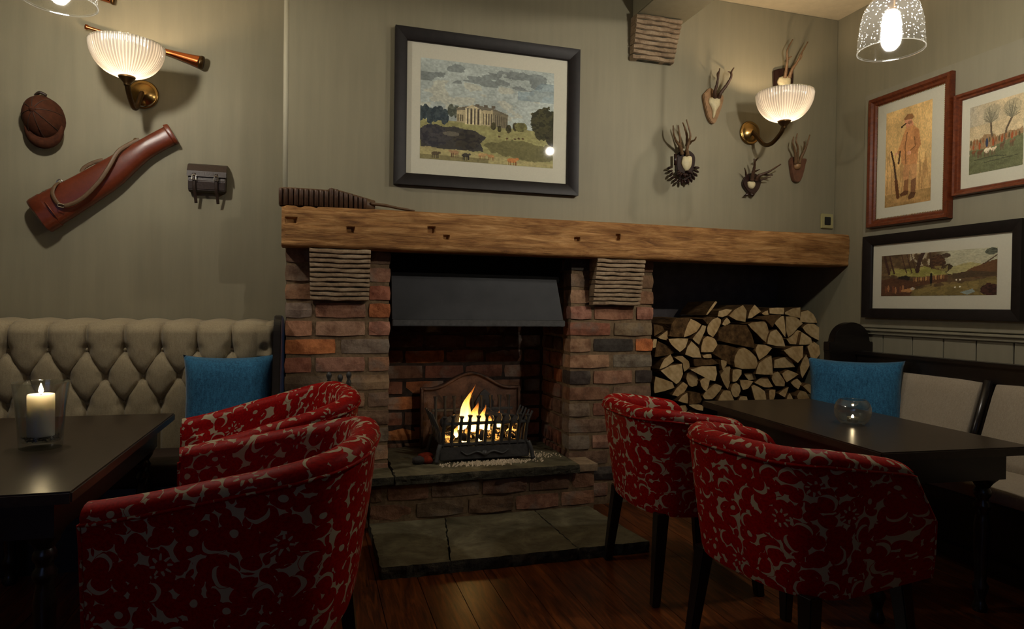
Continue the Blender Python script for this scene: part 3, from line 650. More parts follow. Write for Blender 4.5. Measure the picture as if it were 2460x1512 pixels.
for c, h, r_, ln, sd in [((.690, 3.10, gz+.05), .215, .022, .060, 1), ((.712, 3.13, gz+.05), .165, .018, .04, 2), ((.752, 3.10, gz+.04), .145, .030, .014, 3), ((.797, 3.11, gz+.04), .125, .019, .010, 4), ((.825, 3.12, gz+.04), .085, .018, .008, 5), ((.885, 3.12, gz+.05), .085, .012, .012, 6), ((.655, 3.07, gz+.02), .06, .014, .01, 7), ((.77, 3.06, gz+.0), .06, .018, .0, 8), ((.93, 3.08, gz+.02), .05, .014, 0, 9), ((.70, 3.05, gz-.005), .08, .018, 0, 10)]:
    flame(c, h, r_, ln, sd)
# ash and cinders on the hearth: past counting
m = MB(); rn = random.Random(9)
for k in range(520):
    X = rn.gauss(.80, .10); Y = rn.gauss(2.955, .022) + .03*abs(X-.8)
    if not (.55 < X < 1.08): continue
    r_ = rn.uniform(.003, .0075)
    if 2.90 < Y < 3.0: m.add([(X+r_, Y, ZH+r_*.4), (X-r_*.5, Y+r_, ZH+.0005), (X-r_*.6, Y-r_*.9, ZH+.0005), (X, Y, ZH+r_*1.6)], [(0, 1, 2), (0, 1, 3), (1, 2, 3), (2, 0, 3)])
for k in range(120):
    X = rn.gauss(1.06, .05); Y = rn.gauss(3.06, .03); r_ = rn.uniform(.003, .006)
    if 1.01 < X < 1.18: m.add([(X+r_, Y, ZH+r_*.4), (X-r_*.5, Y+r_, ZH+.0005), (X-r_*.6, Y-r_*.9, ZH+.0005), (X, Y, ZH+r_*1.6)], [(0, 1, 2), (0, 1, 3), (1, 2, 3), (2, 0, 3)])
o = m.to('ash', 'ash'); o['kind'] = 'stuff'; tag(o, 'pale ash and cinders scattered before the grate', 'ash')
for k, (X, Y, r_, mt) in enumerate([(.515, 3.07, .03, 'dull_ember'), (.475, 3.02, .026, 'char'), (.515, 3.02, .024, 'dull_ember')]):
    tag(lump('cinder', (X, Y, ZH+r_*.66), r_, mt, (1.2, 1, .8), None, 30+k), ['red glowing cinder fallen left of the grate, nearest the back', 'dark cinder fallen left of the grate, leftmost', 'red cinder fallen left of the grate, nearest the grate'][k], 'cinder', 'cinders beside the grate')
# companion set of fire irons, mostly hidden behind the armchair
ct = thing('fire_iron_set', 'black companion set of fire irons against left brick pier', 'fire irons', (.115, 2.86, 0))
MB().lathe([(.001, .0), (.075, .0), (.075, .012), (.03, .025), (.012, .03), (.009, .035)], (.115, 2.86, 0), 20).to('base', 'iron', ct, True)
MB().tube([(.115, 2.86, .03), (.115, 2.86, .66)], .008, 8).to('stem', 'iron', ct, True)
for dx in (-.045, 0, .035):
    X = .115+dx; ztop = .685 if dx else .675
    ts_ = MB().tube([(X, 2.845, .12), (X, 2.845, ztop-.05)], .005, 8).to('tool_shaft', 'iron', ct, True)
    MB().lathe([(.004, -.055), (.008, -.05), (.011, -.03), (.006, -.018), (.010, -.008), (.012, .0), (.008, .010), (.001, .014)], (X, 2.845, ztop), 12).to('handle', 'iron', ts_, True)
MB().tube([(.06, 2.85, .61), (.115, 2.85, .615), (.16, 2.85, .61)], .006, 8).to('crossbar', 'iron', ct, True)

# ------------------------------------------------------------------ stacked firewood
LOGS = [  # outline of each cut end (measured on the photo, 5.04 per pixel from 1560,700), kind: c pale cut end, b bark side turned to the room, d darker end
 ('c', [(960,300),(1135,165),(1180,235),(1165,375)]), ('d', [(825,305),(840,240),(930,215),(1010,225),(1000,265),(880,318)]), ('d', [(1192,332),(1215,240),(1275,160),(1355,245),(1240,325)]),
 ('c', [(1362,268),(1445,228),(1458,280),(1400,292)]), ('d', [(1450,205),(1635,200),(1630,282),(1455,270)]), ('c', [(1640,255),(1832,195),(1826,325),(1645,282)]), ('c', [(1825,372),(1835,250),(1920,228),(1990,280),(2036,385)]),
 ('c', [(1850,440),(1920,390),(1990,392),(2060,440),(2108,530),(2105,625),(1960,552)]), ('c', [(1655,305),(1780,315),(1862,390),(1800,445),(1680,562),(1655,480)]), ('c', [(1510,385),(1560,320),(1625,295),(1645,420),(1648,560),(1590,480)]),
 ('b', [(1310,340),(1400,300),(1600,290),(1540,350),(1495,435),(1445,385),(1400,345)]), ('c', [(1190,400),(1310,368),(1400,352),(1438,440),(1448,540),(1432,640),(1300,515)]), ('b', [(832,598),(842,500),(930,402),(1180,412),(1245,520),(1288,695),(1050,648)]),
 ('c', [(1425,640),(1465,490),(1540,462),(1610,550),(1650,675)]), ('d', [(1658,580),(1790,470),(1836,482),(1806,648),(1700,640)]), ('d', [(1812,650),(1842,492),(1962,572),(1975,640)]), ('c', [(1912,670),(2000,612),(2058,655),(2072,760),(2012,830),(1952,800)]),
 ('b', [(238,545),(270,395),(330,320),(490,328),(408,560)]), ('c', [(414,562),(500,330),(632,402),(572,492)]), ('c', [(520,580),(615,465),(645,408),(690,420),(640,560),(602,652)]), ('c', [(697,450),(760,342),(830,312),(870,342),(850,430),(772,562),(712,520)]),
 ('c', [(880,402),(940,316),(985,380),(930,418)]), ('d', [(230,578),(475,572),(440,680),(370,740),(260,642)]), ('c', [(430,768),(510,602),(600,690),(632,808)]), ('c', [(625,742),(650,582),(700,542),(790,572),(828,650),(770,740)]),
 ('c', [(1032,918),(1032,790),(1080,702),(1150,682),(1218,722),(1296,800),(1315,880),(1290,940),(1122,945)]), ('b', [(770,760),(832,642),(1058,682),(1035,780),(1018,900),(942,880),(866,818)]), ('c', [(1282,720),(1312,642),(1400,648),(1490,690),(1330,838)]),
 ('c', [(1325,872),(1480,778),(1500,1015),(1287,1003)]), ('d', [(1512,832),(1690,786),(1768,920),(1506,932)]), ('c', [(1622,716),(1865,658),(1860,800),(1800,872)]), ('c', [(1822,920),(1900,762),(1968,842),(1852,1058)]), ('c', [(120,950),(180,822),(258,762),(300,848)]),
 ('c', [(302,802),(400,782),(480,850),(490,920),(424,978),(402,870)]), ('c', [(132,962),(396,876),(410,1000),(380,1080),(325,1128)]), ('b', [(540,822),(750,812),(850,880),(545,908)]), ('c', [(492,950),(810,908),(824,1000),(800,1093),(640,1030)]), ('c', [(866,832),(938,852),(936,892),(890,958)]),
 ('c', [(838,966),(978,910),(1000,1010),(950,1192),(900,1120)]), ('c', [(1010,952),(1120,952),(1118,1005),(1060,1090),(1006,1098)]), ('c', [(445,1060),(460,990),(505,962),(555,985),(598,1085),(575,1145),(520,1162),(470,1130)]), ('c', [(612,1085),(680,1047),(735,1075),(692,1218),(628,1150)]),
 ('c', [(1140,996),(1265,996),(1300,1068),(1200,1078)]), ('c', [(1096,1078),(1262,1092),(1200,1178),(1132,1198)]), ('c', [(1272,1110),(1360,1042),(1430,1038),(1500,1158),(1390,1165)]), ('c', [(1478,1060),(1500,992),(1556,972),(1600,1030),(1645,1105),(1640,1155),(1530,1150)]),
 ('c', [(1606,1000),(1680,952),(1812,1005),(1662,1106)]), ('c', [(1712,1110),(1790,1057),(1848,1120),(1805,1192)]), ('c', [(1856,1150),(1930,1122),(1990,1150),(2012,1200),(2008,1260),(1960,1250)]), ('d', [(1786,1270),(1830,1202),(1900,1222),(1945,1300),(1800,1310)]),
 ('c', [(1232,1150),(1270,1132),(1400,1212),(1420,1325),(1280,1325)]), ('c', [(1452,1202),(1528,1192),(1525,1260),(1500,1325),(1457,1325)]), ('c', [(1562,1240),(1690,1157),(1642,1288)]), ('c', [(1662,1310),(1700,1232),(1740,1310)]), ('c', [(985,1200),(1010,1125),(1050,1105),(1095,1140),(1106,1210),(1085,1270),(1045,1288),(1005,1260)]),
 ('c', [(832,1325),(900,1202),(980,1208),(1030,1325)]), ('c', [(642,1270),(740,1162),(800,1117),(883,1150),(830,1240),(760,1310),(670,1312)]), ('d', [(52,1200),(72,1032),(280,1102),(310,1170),(62,1238)]), ('c', [(272,1260),(410,1097),(470,1140),(420,1230),(340,1278)]), ('c', [(347,1330),(460,1227),(470,1363)]),
 ('b', [(477,1368),(500,1227),(610,1232),(640,1310),(610,1360)]), ('c', [(472,1378),(600,1372),(658,1392),(650,1450),(560,1430)]), ('c', [(340,1402),(440,1382),(468,1430),(420,1500)]), ('c', [(430,1500),(500,1432),(600,1468),(630,1540),(440,1540)]), ('d', [(102,560),(220,472),(232,600),(160,585)]),
 ('b', [(50,402),(160,422),(180,470),(60,548)]), ('c', [(45,690),(50,582),(92,582),(80,680)]), ('b', [(102,602),(280,690),(298,750),(200,780),(60,800)]), ('c', [(642,782),(748,762),(755,808),(660,808)]), ('b', [(652,342),(700,312),(800,312),(702,400)]),
 ('d', [(682,292),(798,120),(824,130),(702,288)]), ('c', [(1080,1325),(1100,1275),(1180,1275),(1195,1325)])]
YLOG = 3.10
rn = random.Random(21); entries = []
for kind, poly in LOGS:
    y = YLOG+rn.uniform(-.02, .02); P = [onY(1560+a/5.041, 700+c/5.041, y) for a, c in poly]
    cen = sum(P, Vector())/len(P); P = [cen+(p-cen)*.995 for p in P]
    entries.append((kind, P, cen, y))
# bottom rows, behind the table and chairs, that carry the stack
zmin_row = [(.0, .155), (.160, .318)]
for r_, (za, zb) in enumerate(zmin_row):
    X = 1.70+.03*r_
    while X < 2.66:
        w_ = rn.uniform(.13, .17); y = YLOG+rn.uniform(-.02, .02); top = min(1, .9+.1*rn.random())
        if (X*10+r_) % 2 < 1: P = [Vector(q) for q in ((X, y, za+.004), (X+w_, y, za+.004), (X+w_*.98, y, za+.08), (X+w_*.75, y, zb-.01), (X+w_*.3, y, zb-.004), (X+.01, y, za+.09))]
        else: P = [Vector(q) for q in ((X+w_*.25, y, za+.004), (X+w_*.8, y, za+.004), (X+w_, y, zb-.03), (X+w_*.5, y, zb-.003), (X, y, zb-.02))]
        entries.append(('h', P, sum(P, Vector())/len(P), y)); X += w_+.006
def log_obj(kind, P, y):
    n = len(P); cen0 = sum(P, Vector())/n
    fine = []
    for i in range(n):
        a, c = P[i], P[(i+1) % n]; fine += [a, a.lerp(c, .5)+((a+c)/2-cen0).normalized()*((c-a).length*(.075 if kind == 'c' and i % 3 == 0 else .02))+Vector((rn.uniform(-1, 1), 0, rn.uniform(-1, 1)))*.0015]
    L = rn.uniform(.24, .30); k = len(fine); cen = sum(fine, Vector())/k; m = MB(); vs = []
    dv = Vector((rn.uniform(-.004, .004), L, rn.uniform(-.003, .003)))
    for t, sc in ((0, .975), (.02, 1.0), (.5, 1.0), (1, .99)):
        vs += [cen+(p-cen)*sc+dv*t+(Vector((rn.uniform(-1, 1), 0, rn.uniform(-1, 1)))*.0015 if t else Vector()) for p in fine]
    fs = [(j*k+i, j*k+(i+1) % k, (j+1)*k+(i+1) % k, (j+1)*k+i) for j in range(3) for i in range(k)]
    m.add(vs, fs, 1); m.f.append(tuple(range(k))); m.f.append(tuple(reversed(range(3*k, 4*k)))); m.mi += [1 if kind == 'b' else 0, 0]
    return m
vis = [e for e in entries if e[0] != 'h']; vis_sorted = sorted(vis, key=lambda e: -e[2].z); rows = {}
nrow = 9
for i, e in enumerate(vis_sorted): rows.setdefault(int(i*nrow/len(vis_sorted)), []).append(e)
names = {'c': 'pale split log', 'b': 'dark bark-faced log', 'd': 'dull weathered log'}
rown = ['top', 'second', 'third', 'fourth', 'fifth', 'sixth', 'seventh', 'eighth', 'lowest visible']
for r_, es in rows.items():
    for i, e in enumerate(sorted(es, key=lambda q: q[2].x)):
        m = log_obj(e[0], e[1], e[3]); me = m.mesh('firewood_log'); me.transform(Matrix.Translation(-e[2]))
        o = link('firewood_log', me, ['cut', 'bark']); o.location = e[2]
        tag(o, f'{names[e[0]]}, {rown[r_]} row of stack, {ordn[i]} from brick pier', 'log', 'firewood logs stacked in the recess')
for hk, e in enumerate([q for q in entries if q[0] == 'h']):
    if True:
        m = log_obj('c', e[1], e[3]); me = m.mesh('firewood_log'); me.transform(Matrix.Translation(-e[2]))
        o = link('firewood_log', me, ['cut', 'bark']); o.location = e[2]
        tag(o, f'split log at the foot of the stack, {"upper" if e[2].z > .16 else "lower"} row, {ordn[hk % 6]} from brick pier', 'log', 'logs at the foot of the stack')

# ------------------------------------------------------------------ framed prints
class Canvas:
    def __init__(s, w, h, base):
        s.w, s.h = w, h; s.Y, s.X = np.mgrid[0:h, 0:w]; s.X = (s.X+.5)/w; s.Y = (s.Y+.5)/h; s.a = np.ones((h, w, 3))*np.array(base)/255.; s.asp = w/h
        s.rng = np.random.default_rng(w*h)
    def noise(s, sx, sy, oct=3):
        out = np.zeros((s.h, s.w)); amp = 1
        for o in range(oct):
            gx, gy = int(sx*2**o)+2, int(sy*2**o)+2; g = s.rng.random((gy, gx)); u = s.X*(gx-1.001); v = s.Y*(gy-1.001); i, j = u.astype(int), v.astype(int); fu, fv = u-i, v-j
            fu, fv = fu*fu*(3-2*fu), fv*fv*(3-2*fv)
            out += amp*((g[j, i]*(1-fu)+g[j, i+1]*fu)*(1-fv)+(g[j+1, i]*(1-fu)+g[j+1, i+1]*fu)*fv); amp *= .5
        return out/(2-2**(1-oct))
    def put(s, mask, c, k=1.0):
        mask = np.clip(mask*k, 0, 1)[..., None]; s.a = s.a*(1-mask)+mask*np.array(c)/255.
    def poly(s, pts, c, k=1.0, wob_=0):
        X, Y = s.X, s.Y
        if wob_: X = X+(s.noise(20, 20)-.5)*wob_; Y = Y+(s.noise(20, 20)-.5)*wob_
        ins = np.zeros((s.h, s.w), bool); n = len(pts)
        for i in range(n):
            (x0, y0), (x1, y1) = pts[i], pts[(i+1) % n]
            if y0 == y1: continue
            ins ^= ((Y < y0) != (Y < y1)) & (X < (x1-x0)*(Y-y0)/(y1-y0)+x0)
        s.put(ins.astype(float), c, k)
    def ell(s, cx, cy, rx, ry, c, k=1.0, wob_=.0):
        d = ((s.X-cx)/rx)**2+((s.Y-cy)/ry)**2
        if wob_: d = d+(s.noise(26, 26)-.5)*wob_
        s.put((d < 1).astype(float), c, k)
    def line(s, pts, w, c, k=1.0):
        for (x0, y0), (x1, y1) in zip(pts[:-1], pts[1:]):
            dx, dy = (x1-x0)*s.asp, y1-y0; L = dx*dx+dy*dy+1e-9
            t = np.clip(((s.X-x0)*s.asp*dx+(s.Y-y0)*dy)/L, 0, 1)
            d = np.hypot((s.X-x0)*s.asp-t*dx, (s.Y-y0)-t*dy); s.put((d < w).astype(float), c, k)
    def tree(s, cx, cy, rx, ry, c, dark):
        s.ell(cx, cy, rx, ry, c, 1, .9); n = s.noise(40, 40)
        d = ((s.X-cx)/rx)**2+((s.Y-cy)/ry)**2; s.put(((d < 1) & (n > .52)).astype(float), dark, .8)
    def fin(s):
        s.a = np.clip(s.a*1.15*(1+(s.noise(70, 70, 2)-.5)[..., None]*.24+(s.noise(18, 18, 3)-.5)[..., None]*.14), 0, 1); a = s.a
        return np.where(a <= .04045, a/12.92, ((a+.055)/1.055)**2.4)
def beast(c, x, y, s, col, dark, flip=1):
    c.ell(x, y, .028*s, .020*s, col); c.ell(x+flip*.03*s, y-.012*s, .011*s, .010*s, col)
    for dx in (-.02, -.008, .010, .022): c.line([(x+dx*s, y+.01*s), (x+dx*s, y+.045*s)], .004*s, dark)
def art_house():
    c = Canvas(210, 150, (128, 136, 130)); n = c.noise(4, 7, 4); n2 = c.noise(7, 12, 4)
    c.a = np.where((c.Y < .62)[..., None], np.array((156, 164, 158))/255.*(0.86+.3*n[..., None]), c.a)
    c.put(((n2 > .55) & (c.Y < .22)).astype(float), (86, 92, 92), .55); c.put(((n2 < .45) & (c.Y > .2) & (c.Y < .55)).astype(float), (176, 172, 150), .5)
    c.put(((c.X > .72) & (c.Y > .12) & (c.Y < .32) & (n > .45)).astype(float), (112, 130, 138), .5)
    c.poly([(0, .60), (.45, .60), (.70, .62), (1, .63), (1, 1), (0, 1)], (146, 142, 96)); g = c.noise(8, 30, 3)
    c.put(((c.Y > .62)*(g-.3)), (108, 104, 66), .8)
    for x in np.arange(.0, .19, .035): c.tree(x, .55-.02*math.sin(x*60), .03, .075, (62, 72, 74), (44, 54, 60))
    for x in (.22, .26): c.tree(x, .50, .025, .07, (92, 96, 84), (64, 70, 60))
    c.poly([(.26, .47), (.32, .47), (.32, .61), (.26, .61)], (150, 140, 108)); c.poly([(.26, .46), (.40, .42), (.53, .44), (.53, .62), (.26, .60)], (168, 156, 122))
    c.poly([(.53, .44), (.645, .49), (.645, .63), (.53, .62)], (118, 110, 88)); c.poly([(.255, .465), (.40, .415), (.535, .435), (.65, .487), (.65, .500), (.53, .455), (.26, .485)], (104, 98, 84))
    c.poly([(.325, .455), (.375, .415), (.435, .455)], (184, 172, 138)); c.poly([(.325, .465), (.44, .468), (.44, .615), (.325, .61)], (74, 66, 56))
    for x in np.linspace(.33, .435, 5): c.line([(x, .465), (x, .612)], .010, (190, 178, 142))
    for x in np.linspace(.46, .52, 4): c.line([(x, .50), (x, .60)], .006, (86, 78, 64))
    for x in np.linspace(.55, .635, 7): c.line([(x, .50+(x-.55)*.3), (x, .615)], .005, (72, 66, 56))
    for x in (.27, .29, .305): c.line([(x, .53), (x, .59)], .006, (96, 88, 70))
    for x in (.40, .46, .52): c.poly([(x, .405), (x+.03, .41), (x+.03, .435), (x, .43)], (92, 84, 72))
    for x, y, r_ in ((.535, .615, .018), (.58, .635, .014), (.65, .63, .02), (.70, .60, .02)): c.tree(x, y, r_, r_*2.2, (70, 66, 44), (48, 46, 32))
    c.tree(.745, .60, .05, .05, (108, 106, 66), (84, 82, 52)); c.tree(.93, .54, .11, .17, (66, 64, 42), (44, 44, 30)); c.tree(.99, .68, .05, .09, (58, 56, 38), (40, 38, 26))
    c.poly([(0, .70), (.1, .665), (.25, .66), (.40, .68), (.48, .73), (.44, .80), (.46, .88), (0, .90)], (62, 60, 56), 1, .03)
    c.tree(.10, .76, .11, .11, (64, 62, 62), (46, 46, 52)); c.tree(.34, .78, .10, .10, (60, 56, 48), (42, 40, 40)); c.ell(.22, .73, .06, .025, (112, 106, 90), .7, .6)
    c.poly([(.46, .80), (.7, .74), (1, .78), (1, .92), (.8, .95), (.5, .88)], (92, 88, 58), .75, .05)
    c.poly([(0, .88), (.3, .885), (.6, .93), (1, .96), (1, 1), (0, 1)], (158, 148, 104), .9, .03); c.put((c.Y > .955).astype(float)*(c.X < .5), (96, 90, 62), .6)
    for x in (.58, .64, .70, .73, .76): c.ell(x, .725+.01*math.sin(x*40), .010, .008, (84, 66, 44))
    beast(c, .11, .94, 1.0, (84, 74, 56), (60, 52, 42)); beast(c, .25, .915, 1.1, (150, 120, 88), (90, 70, 52), -1); beast(c, .33, .935, 1.0, (62, 58, 52), (44, 40, 36)); beast(c, .45, .92, 1.0, (172, 140, 96), (120, 92, 62)); beast(c, .52, .925, .9, (168, 128, 84), (110, 82, 54), -1); beast(c, .68, .95, 1.3, (176, 118, 70), (112, 74, 46))
    return c
def art_man():
    c = Canvas(100, 200, (204, 168, 110)); n = c.noise(3, 5, 4); c.a *= (0.86+.28*n)[..., None]
    c.put((c.Y > .55)*np.clip((c.Y-.5)*2, 0, 1)*.8, (168, 128, 80)); st = c.noise(40, 5, 2)
    c.put(((st > .56) & (c.Y > .35+.25*c.noise(12, 2)) & (c.Y < .86)).astype(float), (140, 102, 62), .5)
    c.put((c.Y > .87).astype(float)*c.noise(6, 20), (120, 96, 56), .9)
    T, D, J = (176, 128, 84), (128, 88, 56), (186, 132, 84)
    c.poly([(.44, .16), (.60, .16), (.62, .24), (.46, .25)], (190, 132, 96)); c.ell(.50, .135, .085, .055, (196, 138, 104)); c.poly([(.40, .115), (.47, .075), (.58, .08), (.62, .12), (.60, .135), (.42, .13)], (134, 94, 58))
    c.ell(.53, .165, .05, .018, (150, 104, 76)); c.line([(.45, .165), (.37, .185)], .006, (52, 34, 22)); c.ell(.36, .19, .022, .012, (52, 34, 22))
    c.poly([(.44, .22), (.60, .20), (.72, .25), (.76, .40), (.72, .50), (.70, .60), (.44, .60), (.36, .56), (.34, .36)], J, 1, .012)
    c.poly([(.62, .24), (.73, .26), (.78, .42), (.66, .50), (.56, .48), (.55, .455), (.66, .42), (.64, .33)], (170, 118, 74)); c.line([(.55, .455), (.66, .42), (.64, .33)], .006, D)
    c.ell(.53, .475, .045, .02, (206, 152, 116)); c.line([(.48, .26), (.44, .40), (.46, .58)], .005, D); c.poly([(.36, .34), (.30, .40), (.26, .45), (.31, .47), (.40, .42)], J); c.ell(.24, .455, .03, .016, (206, 152, 116))
    c.poly([(.42, .59), (.55, .60), (.54, .74), (.42, .75), (.40, .66)], T, 1, .01); c.poly([(.55, .60), (.70, .60), (.70, .74), (.58, .76)], (184, 138, 92), 1, .01)
    c.poly([(.43, .75), (.53, .74), (.52, .87), (.42, .86)], D); c.poly([(.58, .76), (.69, .74), (.68, .90), (.58, .88)], (120, 84, 56))
    c.poly([(.34, .885), (.44, .855), (.53, .86), (.52, .90), (.36, .91)], (88, 58, 36)); c.poly([(.52, .93), (.58, .88), (.69, .89), (.66, .94), (.54, .955)], (82, 54, 34))
    c.line([(.13, .42), (.20, .56), (.26, .76), (.29, .90)], .010, (64, 46, 32)); c.line([(.25, .74), (.30, .91)], .018, (88, 54, 30)); c.line([(.33, .44), (.30, .56)], .010, (84, 60, 42))
    return c
def art_hunt():
    c = Canvas(150, 130, (178, 160, 126)); n = c.noise(4, 5, 4); c.a *= (.84+.32*n)[..., None]
    c.put((c.Y < .3)*np.clip(.5-c.X+c.noise(4, 4)*.5, 0, 1), (150, 146, 132), .8)
    c.poly([(0, .52), (.1, .50), (.3, .46), (.5, .5), (1, .46), (1, .7), (0, .7)], (124, 96, 66), .8, .08)
    c.poly([(0, .64), (.4, .66), (.7, .60), (1, .56), (1, 1), (0, 1)], (98, 100, 70), 1, .02); g = c.noise(8, 26, 3); c.put((c.Y > .66)*(g-.35), (66, 70, 48), .9)
    for x0, x1 in ((.48, .36), (.66, .74)):
        c.line([(x0+.0, .62), ((x0+x1)/2, .44), (x1+.05, .30)], .020, (88, 76, 60))
        for k in range(26): a_ = -2.9+2.7*k/25; c.line([(x1+.05, .30), (x1+.05+.16*math.cos(a_)*c.rng.uniform(.5, 1), .30+.26*math.sin(a_)*c.rng.uniform(.5, 1))], .004, (104, 98, 80))
        c.ell(x1+.06, .16, .16, .12, (120, 116, 96), .4, 1.0)
    for k in range(16): x = .03+k*.06; c.ell(x, .56-.03*c.rng.random(), .016, .04, (128, 84, 52) if k % 3 else (84, 74, 50))
    for x, y, s_, col in ((.08, .68, 1.2, (112, 72, 46)), (.2, .70, 1.6, (96, 66, 44)), (.34, .69, 1.9, (206, 190, 160)), (.46, .69, 1.6, (196, 178, 146)), (.62, .66, 1.4, (92, 72, 54)), (.8, .64, 1.4, (110, 82, 58))):
        beast(c, x, y, s_, col, (88, 68, 50)); c.ell(x, y-.06*s_, .014*s_, .035*s_, (140, 72, 40) if x != .34 else (48, 56, 74))
    c.line([(.1, .80), (.5, .79), (.7, .82)], .008, (60, 62, 44), .8); c.line([(.3, .86), (.9, .84)], .007, (60, 62, 44), .7)
    return c
def art_wood():
    c = Canvas(210, 86, (92, 74, 52)); n = c.noise(16, 8, 4); c.a *= (.55+.8*n)[..., None]
    sky = np.clip((c.X-.50)*8, 0, 1)*(c.Y < .42-.1*c.noise(10, 2)); c.put(sky, (168, 166, 140), .95)
    c.put(((c.X > .28) & (c.X < .56) & (c.Y < .3) & (n > .54)).astype(float), (166, 156, 130), .8)
    c.tree(.53, .28, .07, .22, (78, 56, 40), (54, 40, 32)); c.tree(.62, .42, .05, .12, (70, 58, 40), (50, 42, 32))
    c.poly([(.60, .50), (.66, .36), (.78, .28), (.90, .34), (.86, .48), (.7, .55)], (156, 148, 102), 1, .03); c.poly([(.78, .44), (.9, .32), (1, .26), (1, .62), (.7, .62)], (92, 66, 44), 1, .04)
    c.poly([(.66, .52), (.8, .47), (1, .52), (1, .6), (.66, .62)], (74, 60, 44), 1, .03)
    c.poly([(.06, .40), (.16, .36), (.34, .35), (.42, .32), (.60, .46), (.60, .52), (.40, .56), (.20, .52), (.09, .48)], (128, 124, 66), 1, .03); c.put(((n > .55) & (c.Y > .33) & (c.Y < .54) & (c.X < .62) & (c.X > .08)).astype(float), (158, 148, 88), .6)
    for x, w_ in ((.05, .03), (.10, .02), (.22, .012), (.27, .012), (.31, .010)): c.line([(x-.02, .0), (x, .2), (x+.03, .45)], w_, (66, 46, 38))
    c.line([(.40, .0), (.365, .2), (.35, .42)], .045, (58, 42, 36)); c.line([(.46, .0), (.48, .36)], .022, (64, 48, 38))
    c.poly([(.12, .60), (.2, .52), (.30, .54), (.28, .66), (.14, .68)], (44, 38, 32), 1, .05); c.poly([(0, .62), (.12, .55), (.30, .66), (.36, .60), (.62, .54), (.62, .68), (.34, .78), (.3, 1), (0, 1)], (84, 56, 40), .85, .04)
    for k in range(13):
        x = .32+k*.022; c.ell(x, .62-.05*(k/13), .008, .055, (168, 128, 82) if k % 2 else (120, 84, 54))
    c.line([(.475, .50), (.475, .76)], .022, (36, 32, 28))
    c.poly([(.3, .86), (.5, .80), (.75, .72), (1, .60), (1, 1), (.3, 1)], (106, 92, 56), 1, .03); c.put((c.Y > .7)*(c.X > .3)*(n > .52), (136, 118, 70), .5)
    for k in range(9): c.ell(.05+k*.024, .84-.03*math.sin(k), .010, .085, [(112, 70, 48), (150, 104, 70), (80, 54, 44)][k % 3])
    c.poly([(.20, .86), (.32, .80), (.34, .82), (.28, .92), (.2, .90)], (164, 118, 74)); c.ell(.31, .83, .02, .035, (178, 166, 150)); c.poly([(.72, .93), (.82, .86), (.84, .92), (.78, .99)], (128, 138, 132))
    for x, y in ((.69, .66), (.72, .66), (.68, .82), (.72, .81)): c.ell(x, y, .007, .018, (222, 214, 192))
    c.tree(.95, .88, .07, .13, (64, 40, 34), (42, 30, 26)); c.line([(.90, .34), (1.0, .16)], .012, (74, 58, 46)); c.tree(.96, .08, .05, .07, (84, 88, 74), (60, 64, 54)); c.tree(.6, .1, .04, .05, (84, 70, 56), (60, 50, 40))
    return c
